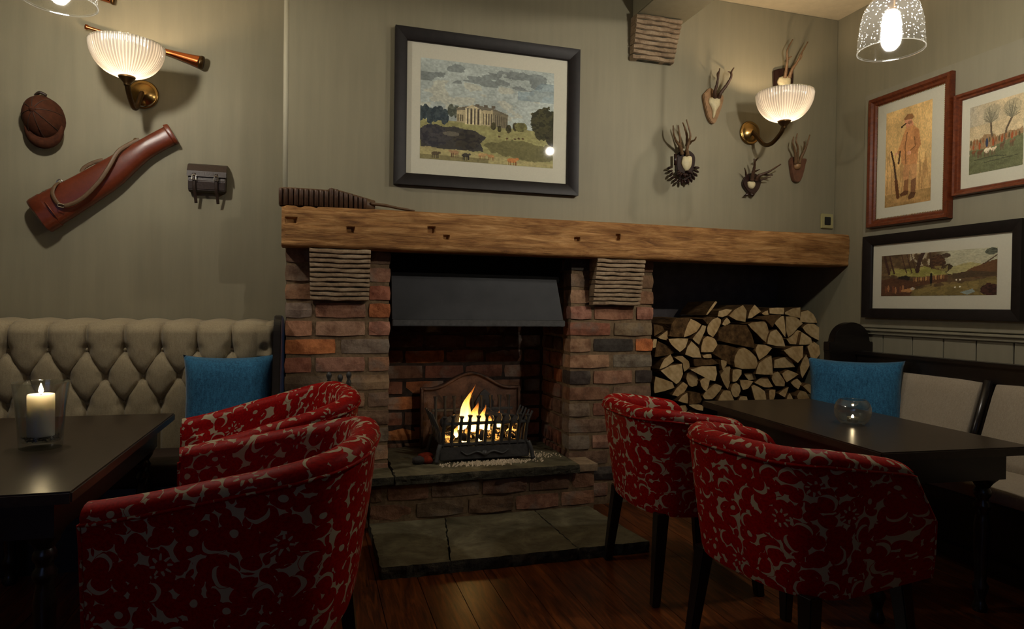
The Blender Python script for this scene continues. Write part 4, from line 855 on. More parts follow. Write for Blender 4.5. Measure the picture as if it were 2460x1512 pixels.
def picture(label, O, U, Nn, w, h, fw_, fd, fmat, rect, art, bead=False):
    """O = lower left outer corner on the wall, U along the wall, rect = print area (fractions of w, h from lower left)"""
    O, U, Nn, Z = Vector(O), Vector(U), Vector(Nn), Vector((0, 0, 1)); t = thing('framed_print', label, 'picture', tuple(O+U*w/2))
    P = lambda u, v, d: O+U*u+Z*v+Nn*d
    prof = [(0, .002), (0, fd), (fw_*.10, fd), (fw_*.92, fd*.66), (fw_, fd*.5), (fw_, .002)] if fmat == 'frame_black' else [(0, .002), (0, fd*.72), (fw_*.12, fd), (fw_*.45, fd*.92), (fw_*.62, fd*.62), (fw_*.86, fd*.58), (fw_, fd*.34), (fw_, .002)]
    for side in range(4):
        m = MB(); vs = []
        for u_, d_ in prof:
            a_, c_ = ((u_, u_), (w-u_, u_)) if side == 0 else ((w-u_, u_), (w-u_, h-u_)) if side == 1 else ((w-u_, h-u_), (u_, h-u_)) if side == 2 else ((u_, h-u_), (u_, u_))
            vs += [P(*a_, d_), P(*c_, d_)]
        k = len(prof); m.add(vs, [(2*i, 2*i+1, 2*((i+1) % k)+1, 2*((i+1) % k)) for i in range(k)]+[tuple(2*i for i in range(k)), tuple(2*i+1 for i in reversed(range(k)))])
        auto_smooth(m.to('frame_bar', fmat, t), 35)
    if bead:
        m = MB(); r_ = .0034; q = fw_+.002
        loop = [(q, q), (w-q, q), (w-q, h-q), (q, h-q), (q, q)]
        for (a0, b0), (a1, b1) in zip(loop[:-1], loop[1:]):
            L = math.hypot(a1-a0, b1-b0); n = int(L/.0085)
            for i in range(n):
                c_ = P(lerp(a0, a1, i/n), lerp(b0, b1, i/n), fd*.3); m.add([c_+Vector(d_)*r_ for d_ in ((1, 0, 0), (-1, 0, 0), (0, 1, 0), (0, -1, 0), (0, 0, 1), (0, 0, -1))], [(0, 2, 4), (2, 1, 4), (1, 3, 4), (3, 0, 4), (2, 0, 5), (1, 2, 5), (3, 1, 5), (0, 3, 5)])
        o = m.to('beading', 'gilt', t, True)
    q = fw_*.9
    MB().add([P(q, q, .006), P(w-q, q, .006), P(w-q, h-q, .006), P(q, h-q, .006), P(q, q, .003), P(w-q, q, .003), P(w-q, h-q, .003), P(q, h-q, .003)], [(0, 1, 2, 3), (7, 6, 5, 4), (0, 4, 5, 1), (1, 5, 6, 2), (2, 6, 7, 3), (3, 7, 4, 0)]).to('mount_board', 'mat_board', t)
    c = art(); A = c.fin(); u0, u1, v0, v1 = rect; H_, W_ = c.h, c.w
    m = MB(); m.v = [tuple(P(lerp(u0, u1, i/W_)*w, lerp(v1, v0, j/H_)*h, .0068)) for j in range(H_+1) for i in range(W_+1)]
    m.f = [(j*(W_+1)+i, (j+1)*(W_+1)+i, (j+1)*(W_+1)+i+1, j*(W_+1)+i+1) for j in range(H_) for i in range(W_)]
    me = bpy.data.meshes.new('print'); me.from_pydata(m.v, [], m.f); at = me.color_attributes.new('paint', 'FLOAT_COLOR', 'CORNER')
    cc = np.ones((H_*W_, 4, 4), np.float32); cc[:, :, :3] = A.reshape(-1, 1, 3); at.data.foreach_set('color', cc.ravel()); me.update()
    link('print', me, 'print', t)
    q = fw_*.95; MB().add([P(q, q, .0105), P(w-q, q, .0105), P(w-q, h-q, .0105), P(q, h-q, .0105)], [(0, 1, 2, 3)]).to('glass_pane', 'pane', t)
    return t
def px_frame_back(p): return onY(*p, YC)
a_, b_ = onY(944.5, 444, YC), onY(1389, 124.2, YC)
w_, h_ = b_.x-a_.x, b_.z-a_.z
i0, i1 = onY(1008, 381, YC), onY(1330, 178, YC)
picture('large landscape print of a columned country house in black frame', (a_.x, YC, a_.z), (1, 0, 0), (0, -1, 0), w_, h_, .055, .03, 'frame_black', ((i0.x-a_.x)/w_, (i1.x-a_.x)/w_, (i0.z-a_.z)/h_, (i1.z-a_.z)/h_), art_house)
WP = W-.014
def rpic(label, tl, br, ptl, pbr, fw_, fd, mat_, art, bead=False, y_end=None):
    A, B = onX(*tl, WP-.01), onX(*br, WP-.01)
    if y_end is not None: B = Vector((B.x, y_end, B.z))
    w_, h_ = A.y-B.y, A.z-B.z; p0, p1 = onX(*ptl, WP), onX(*pbr, WP)
    return picture(label, (WP, A.y, B.z), (0, -1, 0), (-1, 0, 0), w_, h_, fw_, fd, mat_, ((A.y-p0.y)/w_, (A.y-p1.y)/w_, (p1.z-B.z)/h_, (p0.z-B.z)/h_), art, bead)
rpic('portrait print of a man in tan shooting clothes with a gun', (2093, 242), (2285, 524), (2132.5, 274), (2238, 482), .042, .032, 'frame_red', art_man, True)
rpic('hunting print of riders and bare trees in mahogany frame', (2296, 231), (2460, 446), (2334, 260), (2460, 396), .030, .026, 'frame_red', art_hunt, False, onX(2296, 231, WP).y-.62)
rpic('wide wooded landscape print in black frame above dado rail', (2080, 570), (2458, 773), (2121, 616), (2397, 709), .048, .03, 'frame_black', art_wood)

# ------------------------------------------------------------------ wall lights and pendants
def sconce(label, xp, yw, zp, base, rim_z):
    t = thing('wall_sconce', label, 'wall light', (xp, yw, zp)); yb = base.y
    MB().lathe([(.001, .0), (.060, .0), (.062, .006), (.056, .012), (.052, .010), (.048, .014), (.036, .022), (.018, .030), (.001, .033)], (xp, yw, zp), 32, axis='-y').to('back_plate', 'brass', t, True)
    zb = base.z; low = zb-.085
    pts = spline([(xp, yw-.025, zp), (xp, yw-.06, zp-.03), (xp, yw-.12, low+.01), (xp, lerp(yw, yb, .66), low), (xp, yb+.025, low+.035), (xp, yb, zb-.012)], 6)
    MB().tube(pts, .0105, 12).to('arm', 'bronze', t, True)
    MB().lathe([(.011, -.03), (.013, -.02), (.028, -.004), (.032, .004), (.026, .008), (.001, .010)], (xp, yb, zb), 20).to('cup', 'bronze', t, True)
    hgt = rim_z-zb; prof = []
    for k in range(15):
        a = (k/14)*PI/2; prof.append((.026+(.134-.026)*math.sin(a)**.92, .004+hgt*(1-math.cos(a))**.9))
    full = [(r_, z_) for r_, z_ in prof]+[(.1355, hgt+.006), (.132, hgt+.008)]
    gb_ = MB().lathe(full, (xp, yb, zb), 216, rib=.012, ribn=72).to('glass_bowl', 'ribbed', t, True)
    MB().lathe([(.1335, hgt+.001), (.1375, hgt+.004), (.1365, hgt+.009), (.132, hgt+.009), (.130, hgt+.004)], (xp, yb, zb), 64).to('glass_rim', 'glass_lip', gb_, True)
    lh_ = MB().lathe([(.010, .006), (.012, .018), (.010, .022)], (xp, yb, zb), 14, close=True).to('lamp_holder', 'brass', t, True)
    MB().lathe([(.001, .022), (.012, .024), (.022, .034), (.027, .046), (.024, .060), (.013, .072), (.001, .075)], (xp, yb, zb), 16).to('bulb', 'bulb_warm', lh_, True)
P_r = onY(1800, 320, YC); B_r = onX(1884, 293, P_r.x)
sconce('ribbed glass bowl wall light among the antlers', P_r.x, YC, P_r.z, B_r, onY(1884, 228, B_r.y).z)
P_l = onY(345, 228, YL); B_l = onX(305, 187, P_l.x)
sconce('ribbed glass bowl wall light above the leather gun case', P_l.x, YL, P_l.z, B_l, onY(305, 112, B_l.y).z)
def pendant(label, c):
    t = thing('pendant_lamp', label, 'pendant lamp', tuple(c))
    prof = [(.102, 0), (.1032, .004), (.102, .03), (.099, .07), (.093, .11), (.080, .15), (.056, .178), (.032, .192), (.026, .200)]
    gs_ = MB().lathe([(p.x, p.z) for p in spline([(r_, 0, z_) for r_, z_ in prof], 4)], c, 48).to('glass_shade', 'seeded', t, True)
    MB().lathe([(.1005, .0), (.1042, -.001), (.1046, .004), (.1005, .005)], c, 48).to('glass_rim', 'glass_lip', gs_, True)
    MB().lathe([(.03, .196), (.034, .20), (.032, .225), (.018, .245), (.008, .26)], c, 20, close=True).to('cap', 'bronze', t, True)
    MB().tube([(c.x, c.y, c.z+.255), (c.x, c.y, ZC-.02)], .004, 8).to('cord', 'black', t, True)
    MB().lathe([(.001, -.03), (.05, -.03), (.055, -.02), (.055, -.001), (.001, .0)], (c.x, c.y, ZC), 24).to('ceiling_rose', 'bronze', t, True)
    lh_ = MB().lathe([(.016, .135), (.017, .175), (.02, .197)], c, 14).to('lamp_holder', 'bronze', t, True)
    MB().lathe([(.001, .055), (.014, .058), (.026, .072), (.031, .09), (.027, .112), (.017, .132), (.014, .14)], c, 18).to('bulb', 'bulb_cool', lh_, True)
pendant('seeded glass bell pendant hanging over the right-hand table', EYE+ray(2140, 122)*2.25)
pendant('seeded glass bell pendant cut off at the top left corner', EYE+ray(143, 6)*2.06)
# the ceiling lamp on the camera side of the room whose reflection shows as a dot in the large print's glass
def ceiling_lamp(label, x, y, aim):
    t = thing('ceiling_lamp', label, 'ceiling lamp', (x, y, ZC))
    h = Vector((x, y, ZC-.13)); d = (aim-h).normalized()
    MB().lathe([(.001, .0), (.05, .0), (.05, -.012), (.012, -.018), (.010, -.10)], (x, y, ZC), 24).to('base', 'brass', t, True)
    MB().tube([h-d*.07, h-d*.068, h-d*.01, h+d*.095], [.012, .036, .038, .040], 24, cap=False).to('can', 'black', t, True)
    MB().tube([h-d*.070, h-d*.066], [.030, .036], 24).to('can_back', 'black', t)
    MB().tube([h-d*.048, h-d*.042, h-d*.022, h-d*.002, h+d*.004], [.003, .017, .025, .017, .003], 16).to('bulb', 'bulb_spot', t, True)
ceiling_lamp('black ceiling spotlight aimed at the large landscape print', 2.15, .05, Vector((1.06, 3.0, 1.70)))

# ------------------------------------------------------------------ antlers on plaques
def wp(px, py, off): return onY(px, py, YC-off)
def inflate(P, d, N_=Vector((0, -1, 0)), rings=4):
    c = sum(P, Vector())/len(P); n = len(P); m = MB(); vs = []
    for j in range(rings+1):
        a = j/rings*PI/2*.96; vs += [c+(p-c)*math.cos(a)+N_*(d*math.sin(a)) for p in P]
    m.add(vs, [(j*n+i, j*n+(i+1) % n, (j+1)*n+(i+1) % n, (j+1)*n+i) for j in range(rings) for i in range(n)]); m.f.append(tuple(range(rings*n, rings*n+n))); m.f.append(tuple(reversed(range(n)))); m.mi += [0, 0]; return m
def trophy(label, o, sc, plaque, pmat, pth, skull, smat, sd, antl, amat, extra=None):
    ox, oy = o; q = lambda p, off: wp(ox+p[0]/sc, oy+p[1]/sc, off)
    c0 = plaque[0]; t = thing('antler_trophy', label, 'antlers', tuple(q(plaque[-1], 0)))
    loop = [q(p, 0) for p in plaque]; loop = spline(loop+[loop[0]], 3)[:-1]
    loop2 = [Vector((p.x, YC-.001, p.z)) for p in loop]; MB().prism(loop2, (0, -pth, 0)).to('plaque', pmat, t, bevel=.004, seg=2)
    sk = [q(p, pth) for p in skull]; sk = spline(sk+[sk[0]], 3)[:-1]; inflate(sk, sd).to('skull', smat, t, True)
    for pts, r0, r1 in antl:
        n = len(pts); P = spline([q(p, pth+.012+.05*min(1, k/3)) for k, p in enumerate(pts)], 5); k = len(P)
        MB().tube(P, [lerp(r0, r1, (i/(k-1))**.8)*(1+.12*math.sin(i*2.3)) for i in range(k)], 8).to('antler', amat, t, True)
    if extra: extra(t, q)
trophy('antlers with white skull on a pale pointed oak plaque', (1560, 140), 8.4, [(1100, 700), (1170, 625), (1250, 655), (1330, 740), (1440, 770), (1440, 920), (1335, 1220), (1262, 1340), (1150, 1230), (1050, 800)], 'plaque', .022,
       [(1200, 800), (1300, 785), (1405, 800), (1418, 940), (1345, 1060), (1300, 1205), (1265, 1205), (1255, 1050), (1215, 960), (1185, 890)], 'bone', .022,
       [([(1330, 790), (1320, 690), (1360, 540), (1390, 380), (1420, 205)], .012, .003), ([(1385, 380), (1370, 320), (1395, 265)], .006, .002), ([(1400, 790), (1440, 700), (1560, 540), (1650, 380), (1655, 280), (1705, 195)], .012, .003), ([(1655, 310), (1620, 280), (1588, 272)], .006, .002)], 'antler_dark')
def leaves(t, q):
    rr = random.Random(5)
    for k in range(22):
        a = PI*(.0+1.0*k/13) if k < 14 else PI*(.2+.6*(k-14)/7); R_ = 245 if k < 14 else 130
        c = (485+R_*1.05*math.cos(a), 1060+R_*math.sin(a)*1.15); u_ = rr.uniform(-.5, .5); dx, dy = math.cos(a+u_), math.sin(a+u_); L = 62
        P = [q((c[0]+dx*s_*L-dy*w_*L, c[1]+dy*s_*L+dx*w_*L), .02+.006*(k % 3)) for s_, w_ in ((-1, 0), (-.5, .38), (.2, .42), (.7, .25), (1, 0), (.7, -.25), (.2, -.42), (-.5, -.38))]
        inflate(P, .012, rings=2).to('carved_leaf', 'plaque_dark', t, True)
    MB().tube([q((338, 1010), .03), q((338, 800), .03)], .0075, 10).to('carved_branch', 'plaque_dark', t, True)
    MB().tube([q((440, 720), .02), q((430, 660), .03)], .012, 8).to('antler_base', 'antler_dark', t, True)
trophy('antlers and skull on a dark carved oak-leaf plaque', (1580, 270), 7.96, [(400, 760), (560, 740), (680, 850), (670, 1050), (620, 1250), (500, 1360), (380, 1250), (330, 1080), (340, 850)], 'plaque_dark', .018,
       [(470, 850), (550, 830), (640, 850), (645, 980), (610, 1080), (540, 1135), (490, 1090), (440, 980)], 'bone', .022,
       [([(570, 820), (560, 700), (600, 560), (625, 420), (550, 140)], .011, .003), ([(560, 640), (560, 460), (520, 300), (480, 195)], .009, .003), ([(610, 600), (650, 555), (705, 530), (738, 470)], .007, .003), ([(470, 800), (430, 660), (350, 540), (305, 400), (296, 255)], .010, .003), ([(430, 650), (425, 500), (395, 245)], .008, .003)], 'antler', leaves)
trophy('antlers on a black plaque half hidden behind the glass bowl', (1750, 60), 5.04, [(525, 560), (650, 535), (755, 560), (745, 800), (690, 940), (640, 960), (560, 900), (530, 760)], 'plaque_dark', .02,
       [(605, 635), (670, 615), (745, 635), (735, 760), (700, 880), (665, 930), (635, 880), (615, 760), (585, 695)], 'bone', .025,
       [([(680, 640), (700, 540), (712, 420), (715, 300), (778, 178)], .011, .003), ([(710, 440), (735, 400), (768, 380)], .006, .002), ([(735, 640), (770, 540), (830, 450), (880, 350), (962, 205)], .011, .003), ([(840, 440), (880, 400), (895, 345)], .005, .002)], 'antler')
trophy('branching antlers on a round black plaque below the bowl light', (1760, 310), 8.4, [(200, 1000), (280, 920), (400, 905), (500, 980), (530, 1090), (490, 1220), (400, 1320), (300, 1310), (200, 1200), (165, 1100)], 'plaque_dark', .02,
       [(290, 1070), (370, 1050), (440, 1080), (445, 1150), (400, 1215), (350, 1215), (300, 1160)], 'bone', .02,
       [([(390, 1040), (410, 900), (440, 760), (445, 650), (428, 600)], .012, .003), ([(445, 660), (480, 620), (518, 578)], .007, .002), ([(430, 870), (490, 840), (552, 815)], .007, .002), ([(470, 1040), (520, 950), (640, 900), (760, 845), (972, 712)], .012, .003), ([(600, 915), (700, 925), (812, 930)], .008, .003), ([(560, 1040), (660, 1000), (772, 968)], .006, .002), ([(270, 930), (262, 860), (242, 785)], .006, .002)], 'antler_dark',
       lambda t, q: [inflate([q(p, .02) for p in pp], .012, rings=2).to('carved_leaf', 'plaque_dark', t, True) for pp in ([(330, 1300), (280, 1290), (215, 1355), (300, 1362)], [(330, 1300), (390, 1290), (450, 1330), (400, 1378), (350, 1350)])])
trophy('slim antlers on a red-brown wooden shield beside the corner', (1760, 310), 8.4, [(1115, 640), (1160, 575), (1220, 600), (1330, 610), (1440, 620), (1420, 720), (1390, 860), (1335, 1030), (1260, 1085), (1180, 1040), (1130, 800)], 'plaque_red', .022,
       [(1225, 690), (1290, 660), (1360, 690), (1365, 780), (1300, 830), (1235, 790)], 'plaque', .02,
       [([(1270, 700), (1270, 560), (1245, 400), (1215, 280), (1232, 160)], .009, .003), ([(1310, 690), (1310, 540), (1315, 380), (1280, 240), (1305, 95)], .009, .003), ([(1340, 690), (1390, 560), (1460, 420), (1510, 280), (1560, 120)], .010, .003), ([(1430, 500), (1450, 380), (1442, 250)], .006, .003)], 'antler')
# brass switch plate
c = onY(1984, 532, YC); t = thing('wall_switch', 'square brass switch plate with black button near the corner', 'switch', tuple(c))
MB().box(c.x-.040, c.x+.040, YC-.012, YC-.0005, c.z-.040, c.z+.040).to('plate', 'switch', t, bevel=.003)
MB().box(c.x-.020, c.x+.020, YC-.017, YC-.011, c.z-.022, c.z+.022).to('rocker', 'black', t, bevel=.002)

# ------------------------------------------------------------------ things hung on the recess wall
def lw(px, py, off=0.0): return onY(px, py, YL-off)
def horn(name, label, p0, p1, bell, r0, off):
    a, c = lw(*p0, off), lw(*p1, off); t = thing(name, label, 'horn', tuple((a+c)/2)); d = c-a
    prof = [(0, r0*1.6), (.015, r0*1.7), (.03, r0), (.35, r0*1.1), (.6, r0*1.5), (.75, r0*2.1), (.88, r0*3.0), (.97, bell*.93), (1, bell)]
    MB().tube([a+d*k for k, _ in prof], [r_ for _, r_ in prof], 20).to('tube', 'copper', t, True)
    MB().tube([a+d*.985, a+d*1.0, a+d*1.02], [bell*.98, bell*1.08, bell*1.02], 20).to('bell_rim', 'bronze', t, True)
    for k in (.3, .8): MB().tube([a+d*k, a+d*k+Vector((0, off-.001, 0))], .003, 6).to('hook', 'brass', t)
horn('hunting_horn', 'long copper hunting horn behind the wall light', (205, 64), (483, 150), .027, .0065, .035)
horn('hunting_horn', 'copper horn whose end shows beside the top-left pendant', (30, -75), (272, -1), .020, .006, .035)
# riding cap
def cap():
    c = lw(102, 286, .04); t = thing('riding_cap', 'brown suede riding cap hung on the recess wall', 'cap', tuple(c)); m = MB(); n, L = 32, 12; vs = []
    for j in range(L+1):
        a = j/L*PI/2
        for k in range(n):
            th = 2*PI*k/n; X = .073*math.cos(th)*math.cos(a); Z = (.094 if math.sin(th) > 0 else .086)*math.sin(th)*math.cos(a); s_ = 1+.014*abs(math.cos(4*th))*math.cos(a)
            vs.append((c.x+X*s_-.012*math.sin(a), YL-.003-.105*math.sin(a)**.9, c.z+Z*s_+.02*math.sin(a)))
    m.add(vs, [(j*n+k, j*n+(k+1) % n, (j+1)*n+(k+1) % n, (j+1)*n+k) for j in range(L) for k in range(n)]); cr_ = m.to('crown', 'suede', t, True)
    pts = []
    m = MB(); vs = []; n = 17
    for i in range(n):
        a = PI*(1.08+.84*i/(n-1)); s_ = math.sin(PI*i/(n-1))
        for r_, y in ((.072, .055), (.076+.016*s_, .058), (.080+.034*s_, .046), (.079+.033*s_, .040), (.070, .048)): vs.append((c.x+.008+r_*math.cos(a)*.90, YL-y, c.z-.006+r_*math.sin(a)*1.04))
    m.add(vs, [(i*5+j, i*5+(j+1) % 5, (i+1)*5+(j+1) % 5, (i+1)*5+j) for i in range(n-1) for j in range(5)]); m.to('peak', 'suede', t, True)
    MB().lathe([(.012, .0), (.010, .006), (.001, .008)], (c.x-.014, YL-.107, c.z+.022), 14, axis='-y').to('button', 'suede', cr_, True)
    MB().tube(spline([lw(85, 229, .02), lw(96, 222, .03), lw(112, 230, .02)], 5), .006, 8).to('hanging_loop', 'leather_dark', t, True)
    for k in range(8):
        th = 2*PI*k/8+.2; P = [(c.x+.074*math.cos(th)*math.cos(a)-.012*math.sin(a), YL-.004-.106*math.sin(a)**.9, c.z+.092*math.sin(th)*math.cos(a)+.02*math.sin(a)) for a in [q*PI/2/8 for q in range(1, 9)]]
        MB().tube(P, .0014, 5).to('seam', 'leather_dark', cr_, True)
cap()
def gun_case():
    g = lambda p, off=0.0: lw(20+p[0]/4.726, 280+p[1]/4.726, off); t = thing('gun_case', 'brown leather leg-of-mutton gun case hung slanting on wall', 'gun case', tuple(g((900, 800))))
    U_ = spline([g(p, .045) for p in ((330, 898), (560, 775), (820, 640), (1150, 455), (1480, 270), (1620, 190), (1770, 108))], 6); L_ = spline([g(p, .045) for p in ((590, 1240), (800, 1105), (1040, 945), (1270, 780), (1500, 560), (1650, 440), (1900, 300))], 6)
    def loft(Ua, La, dep, n=20, cap=True):
        m = MB(); vs = []
        for u_, l_, d_ in zip(Ua, La, dep):
            c_ = (u_+l_)/2; h_ = (u_-l_)/2
            for k in range(n):
                a = 2*PI*k/n; ca, sa = math.cos(a), math.sin(a); ca = math.copysign(abs(ca)**.75, ca); sa = math.copysign(abs(sa)**.7, sa)
                p = c_+h_*ca; vs.append((p.x, YL-.004-d_/2-d_/2*sa, p.z))
        q = len(Ua); m.add(vs, [(i*n+k, i*n+(k+1) % n, (i+1)*n+(k+1) % n, (i+1)*n+k) for i in range(q-1) for k in range(n)]+([tuple(range(n)), tuple(reversed(range((q-1)*n, q*n)))] if cap else [])); return m
    q = len(U_); dep = [lerp(.085, .055, i/(q-1)) for i in range(q)]; loft(U_, L_, dep).to('body', 'leather', t, True)
    cu = [g(p, .045) for p in ((218, 965), (250, 945), (345, 888), (352, 885))]; cl = [g(p, .045) for p in ((470, 1300), (500, 1312), (610, 1245), (618, 1240))]
    auto_smooth(loft(cu, cl, [.080, .094, .094, .094]).to('end_cap', 'leather', t), 50)
    e0 = [g(p, .035) for p in ((1755, 100), (1800, 90), (1815, 95))]; e1 = [g(p, .035) for p in ((1905, 318), (1930, 308), (1935, 300))]
    auto_smooth(loft(e0, e1, [.06, .062, .06]).to('muzzle_end', 'leather', t), 50)
    def ribbon(pts, w_, name, mt, off=.095):
        P = spline([g(p, o_) for p, o_ in pts], 6); MB().tube(P, .0026, 8, flat=w_/.0026).to(name, mt, t, True)
    ribbon([((1490, 262), .05), ((1400, 300), .055), ((1250, 395), .08), ((1150, 560), .095), ((1030, 740), .10), ((850, 920), .10), ((700, 1000), .10), ((600, 1010), .10), ((540, 960), .10), ((500, 870), .098), ((525, 790), .085), ((570, 750), .06)], .0085, 'shoulder_strap', 'strap')
    ribbon([((830, 632), .05), ((862, 580), .05), ((960, 525), .05), ((1075, 492), .05)], .008, 'carry_handle', 'strap')
    MB().tube(spline([g(p, .05) for p in ((545, 760), (560, 725), (590, 715), (612, 735), (600, 765))], 4), .0028, 6).to('strap_ring', 'steel', t, True)
    MB().tube(spline([g(p, .05) for p in ((1420, 280), (1430, 255), (1450, 250), (1465, 268))], 4), .0028, 6).to('strap_ring', 'bronze', t, True)
    c_ = g((600, 1012), .108); MB().tube([c_+Vector(d_) for d_ in ((-.011, 0, .008), (.011, 0, .004), (.009, 0, -.008), (-.012, 0, -.004), (-.011, 0, .008))], .0018, 6).to('buckle', 'steel', t)
    for p in ((395, 858), (430, 842)): MB().tube([g((p[0]-18, p[1]+8), .05), g((p[0], p[1]-8), .06), g((p[0]+18, p[1]), .05)], .003, 6).to('catch', 'steel', t)
    P = [lerp(.0, 1, k/10) for k in range(11)]
    MB().tube([g((lerp(365, 598, k), lerp(905, 1212, k)), .050+.048*math.sin(PI*(.06+.88*k))) for k in P], .003, 6).to('stitched_seam', 'leather', t, True)
gun_case()
def pouch():
    a, c = lw(453, 462, .035), lw(543, 399, .035); x0, x1, z0, z1 = a.x, c.x, a.z, c.z; t = thing('cartridge_pouch', 'small dark leather pouch with two buckled straps on wall', 'pouch', ((x0+x1)/2, YL, z0))
    m = MB(); n = 12; loop = [(0, z0+.01), (.030, z0+.002), (.048, z0+.012), (.054, z0+.05), (.050, z0+.075), (.030, z1-.012), (.004, z1)]
    bd_ = MB().prism([Vector((x0, YL-.002-d_, z_)) for d_, z_ in loop], (x1-x0, 0, 0)).to('body', 'leather_dark', t, bevel=.003)
    fl_ = [(.006, z1+.006), (.034, z1-.004), (.056, z1-.034), (.0585, z1-.058), (.055, z1-.056), (.050, z1-.034), (.030, z1-.010), (.004, z1+.002)]
    MB().prism([Vector((x0-.004, YL-.002-d_, z_)) for d_, z_ in fl_], (x1-x0+.008, 0, 0)).to('flap', 'leather_dark', t)
    for f_ in (.17, .76):
        X = lerp(x0, x1, f_); st_ = MB().tube(spline([(X, YL-.060, z1-.045), (X, YL-.0635, z1-.07), (X, YL-.058, z0+.015), (X+.002, YL-.045, z0-.01), (X+.004, YL-.03, z0-.045)], 5), .002, 8, flat=3.2).to('strap', 'leather_dark', t, True)
        MB().tube([(X-.008, YL-.068, z1-.055), (X+.008, YL-.068, z1-.055), (X+.008, YL-.069, z1-.075), (X-.008, YL-.069, z1-.075), (X-.008, YL-.068, z1-.055)], .002, 6).to('buckle', 'steel', st_)
pouch()
# cartridge belt on the mantel
def belt():
    t = thing('cartridge_belt', 'old leather cartridge belt lying on left end of mantel', 'belt', (.1, 2.95, 1.388)); z0 = 1.391
    path = spline([(.26, 2.945, 0), (.15, 2.925, 0), (.03, 2.912, 0), (-.06, 2.908, 0), (-.115, 2.915, 0), (-.135, 2.94, 0), (-.12, 2.968, 0), (-.04, 2.975, 0), (.1, 2.972, 0), (.24, 2.965, 0)], 8)
    def hgt(p): return .074 if p.x < .06 else lerp(.074, .040, min(1, (p.x-.12)/.16))
    m = MB(); vs = []
    for p in path: h_ = hgt(p); vs += [(p.x, p.y, z0), (p.x, p.y, z0+h_), (p.x, p.y+.004, z0+h_), (p.x, p.y+.004, z0)]
    k = len(path); m.add(vs, [(i*4+j, i*4+(j+1) % 4, (i+1)*4+(j+1) % 4, (i+1)*4+j) for i in range(k-1) for j in range(4)]+[(0, 1, 2, 3), (4*k-1, 4*k-2, 4*k-3, 4*k-4)]); bs_ = m.to('strap', 'strap', t, True)
    for i in range(18):
        X = lerp(-.128, .215, i/17); Y = .0
        best = min(path[:k//2+4], key=lambda p: abs(p.x-X)+(0 if p.y < 2.95 else 1)); h_ = hgt(best)
        MB().lathe([(.001, 0), (.0088, .001), (.0092, h_-.012), (.0088, h_-.004), (.001, h_-.003)], (X, best.y-.007, z0), 10).to('cartridge_loop', 'cartridge', bs_, True)
    MB().tube(spline([(.24, 2.95, z0+.03), (.30, 2.93, z0+.024), (.36, 2.925, z0+.014), (.43, 2.92, z0+.006)], 6), [.014]*8+[.012]*8+[.008]*3, 8, flat=.5).to('tongue', 'strap', t, True)
belt()
# ------------------------------------------------------------------ upholstered seats
def box_uv(me, s=1.0):
    uv = me.uv_layers.new(name='UVMap') if not me.uv_layers else me.uv_layers[0]
    for p in me.polygons:
        n = p.normal; ax = max(range(3), key=lambda i: abs(n[i]))
        for li in p.loop_indices:
            c = me.vertices[me.loops[li].vertex_index].co; uv.data[li].uv = ((c.y, c.z) if ax == 0 else (c.x, c.z) if ax == 1 else (c.x, c.y))
def rbox(name, x0, x1, y0, y1, z0, z1, r, mat, parent, bulge=0.0, seg=4):
    bm_ = bmesh.new(); bmesh.ops.create_cube(bm_, size=1)
    for v in bm_.verts: v.co = Vector((lerp(x0, x1, v.co.x+.5), lerp(y0, y1, v.co.y+.5), lerp(z0, z1, v.co.z+.5)))
    bmesh.ops.subdivide_edges(bm_, edges=list(bm_.edges), cuts=6, use_grid_fill=True)
    cx, cy, cz = (x0+x1)/2, (y0+y1)/2, (z0+z1)/2; hx, hy, hz = (x1-x0)/2, (y1-y0)/2, (z1-z0)/2
    for v in bm_.verts:
        d_ = Vector((v.co.x-cx, v.co.y-cy, v.co.z-cz)); c_ = Vector((max(-hx+r, min(hx-r, d_.x)), max(-hy+r, min(hy-r, d_.y)), max(-hz+r, min(hz-r, d_.z)))); e_ = d_-c_
        if e_.length > 1e-6: e_ = e_.normalized()*r
        k = (1-(d_.x/hx)**2)*(1-(d_.y/hy)**2) if bulge else 0
        v.co = Vector((cx, cy, cz))+c_+e_+Vector((0, 0, bulge*k*(1 if d_.z > 0 else 0)))
    me = bpy.data.meshes.new(name); bm_.to_mesh(me); bm_.free(); box_uv(me); o = link(name, me, mat, parent, True); return o
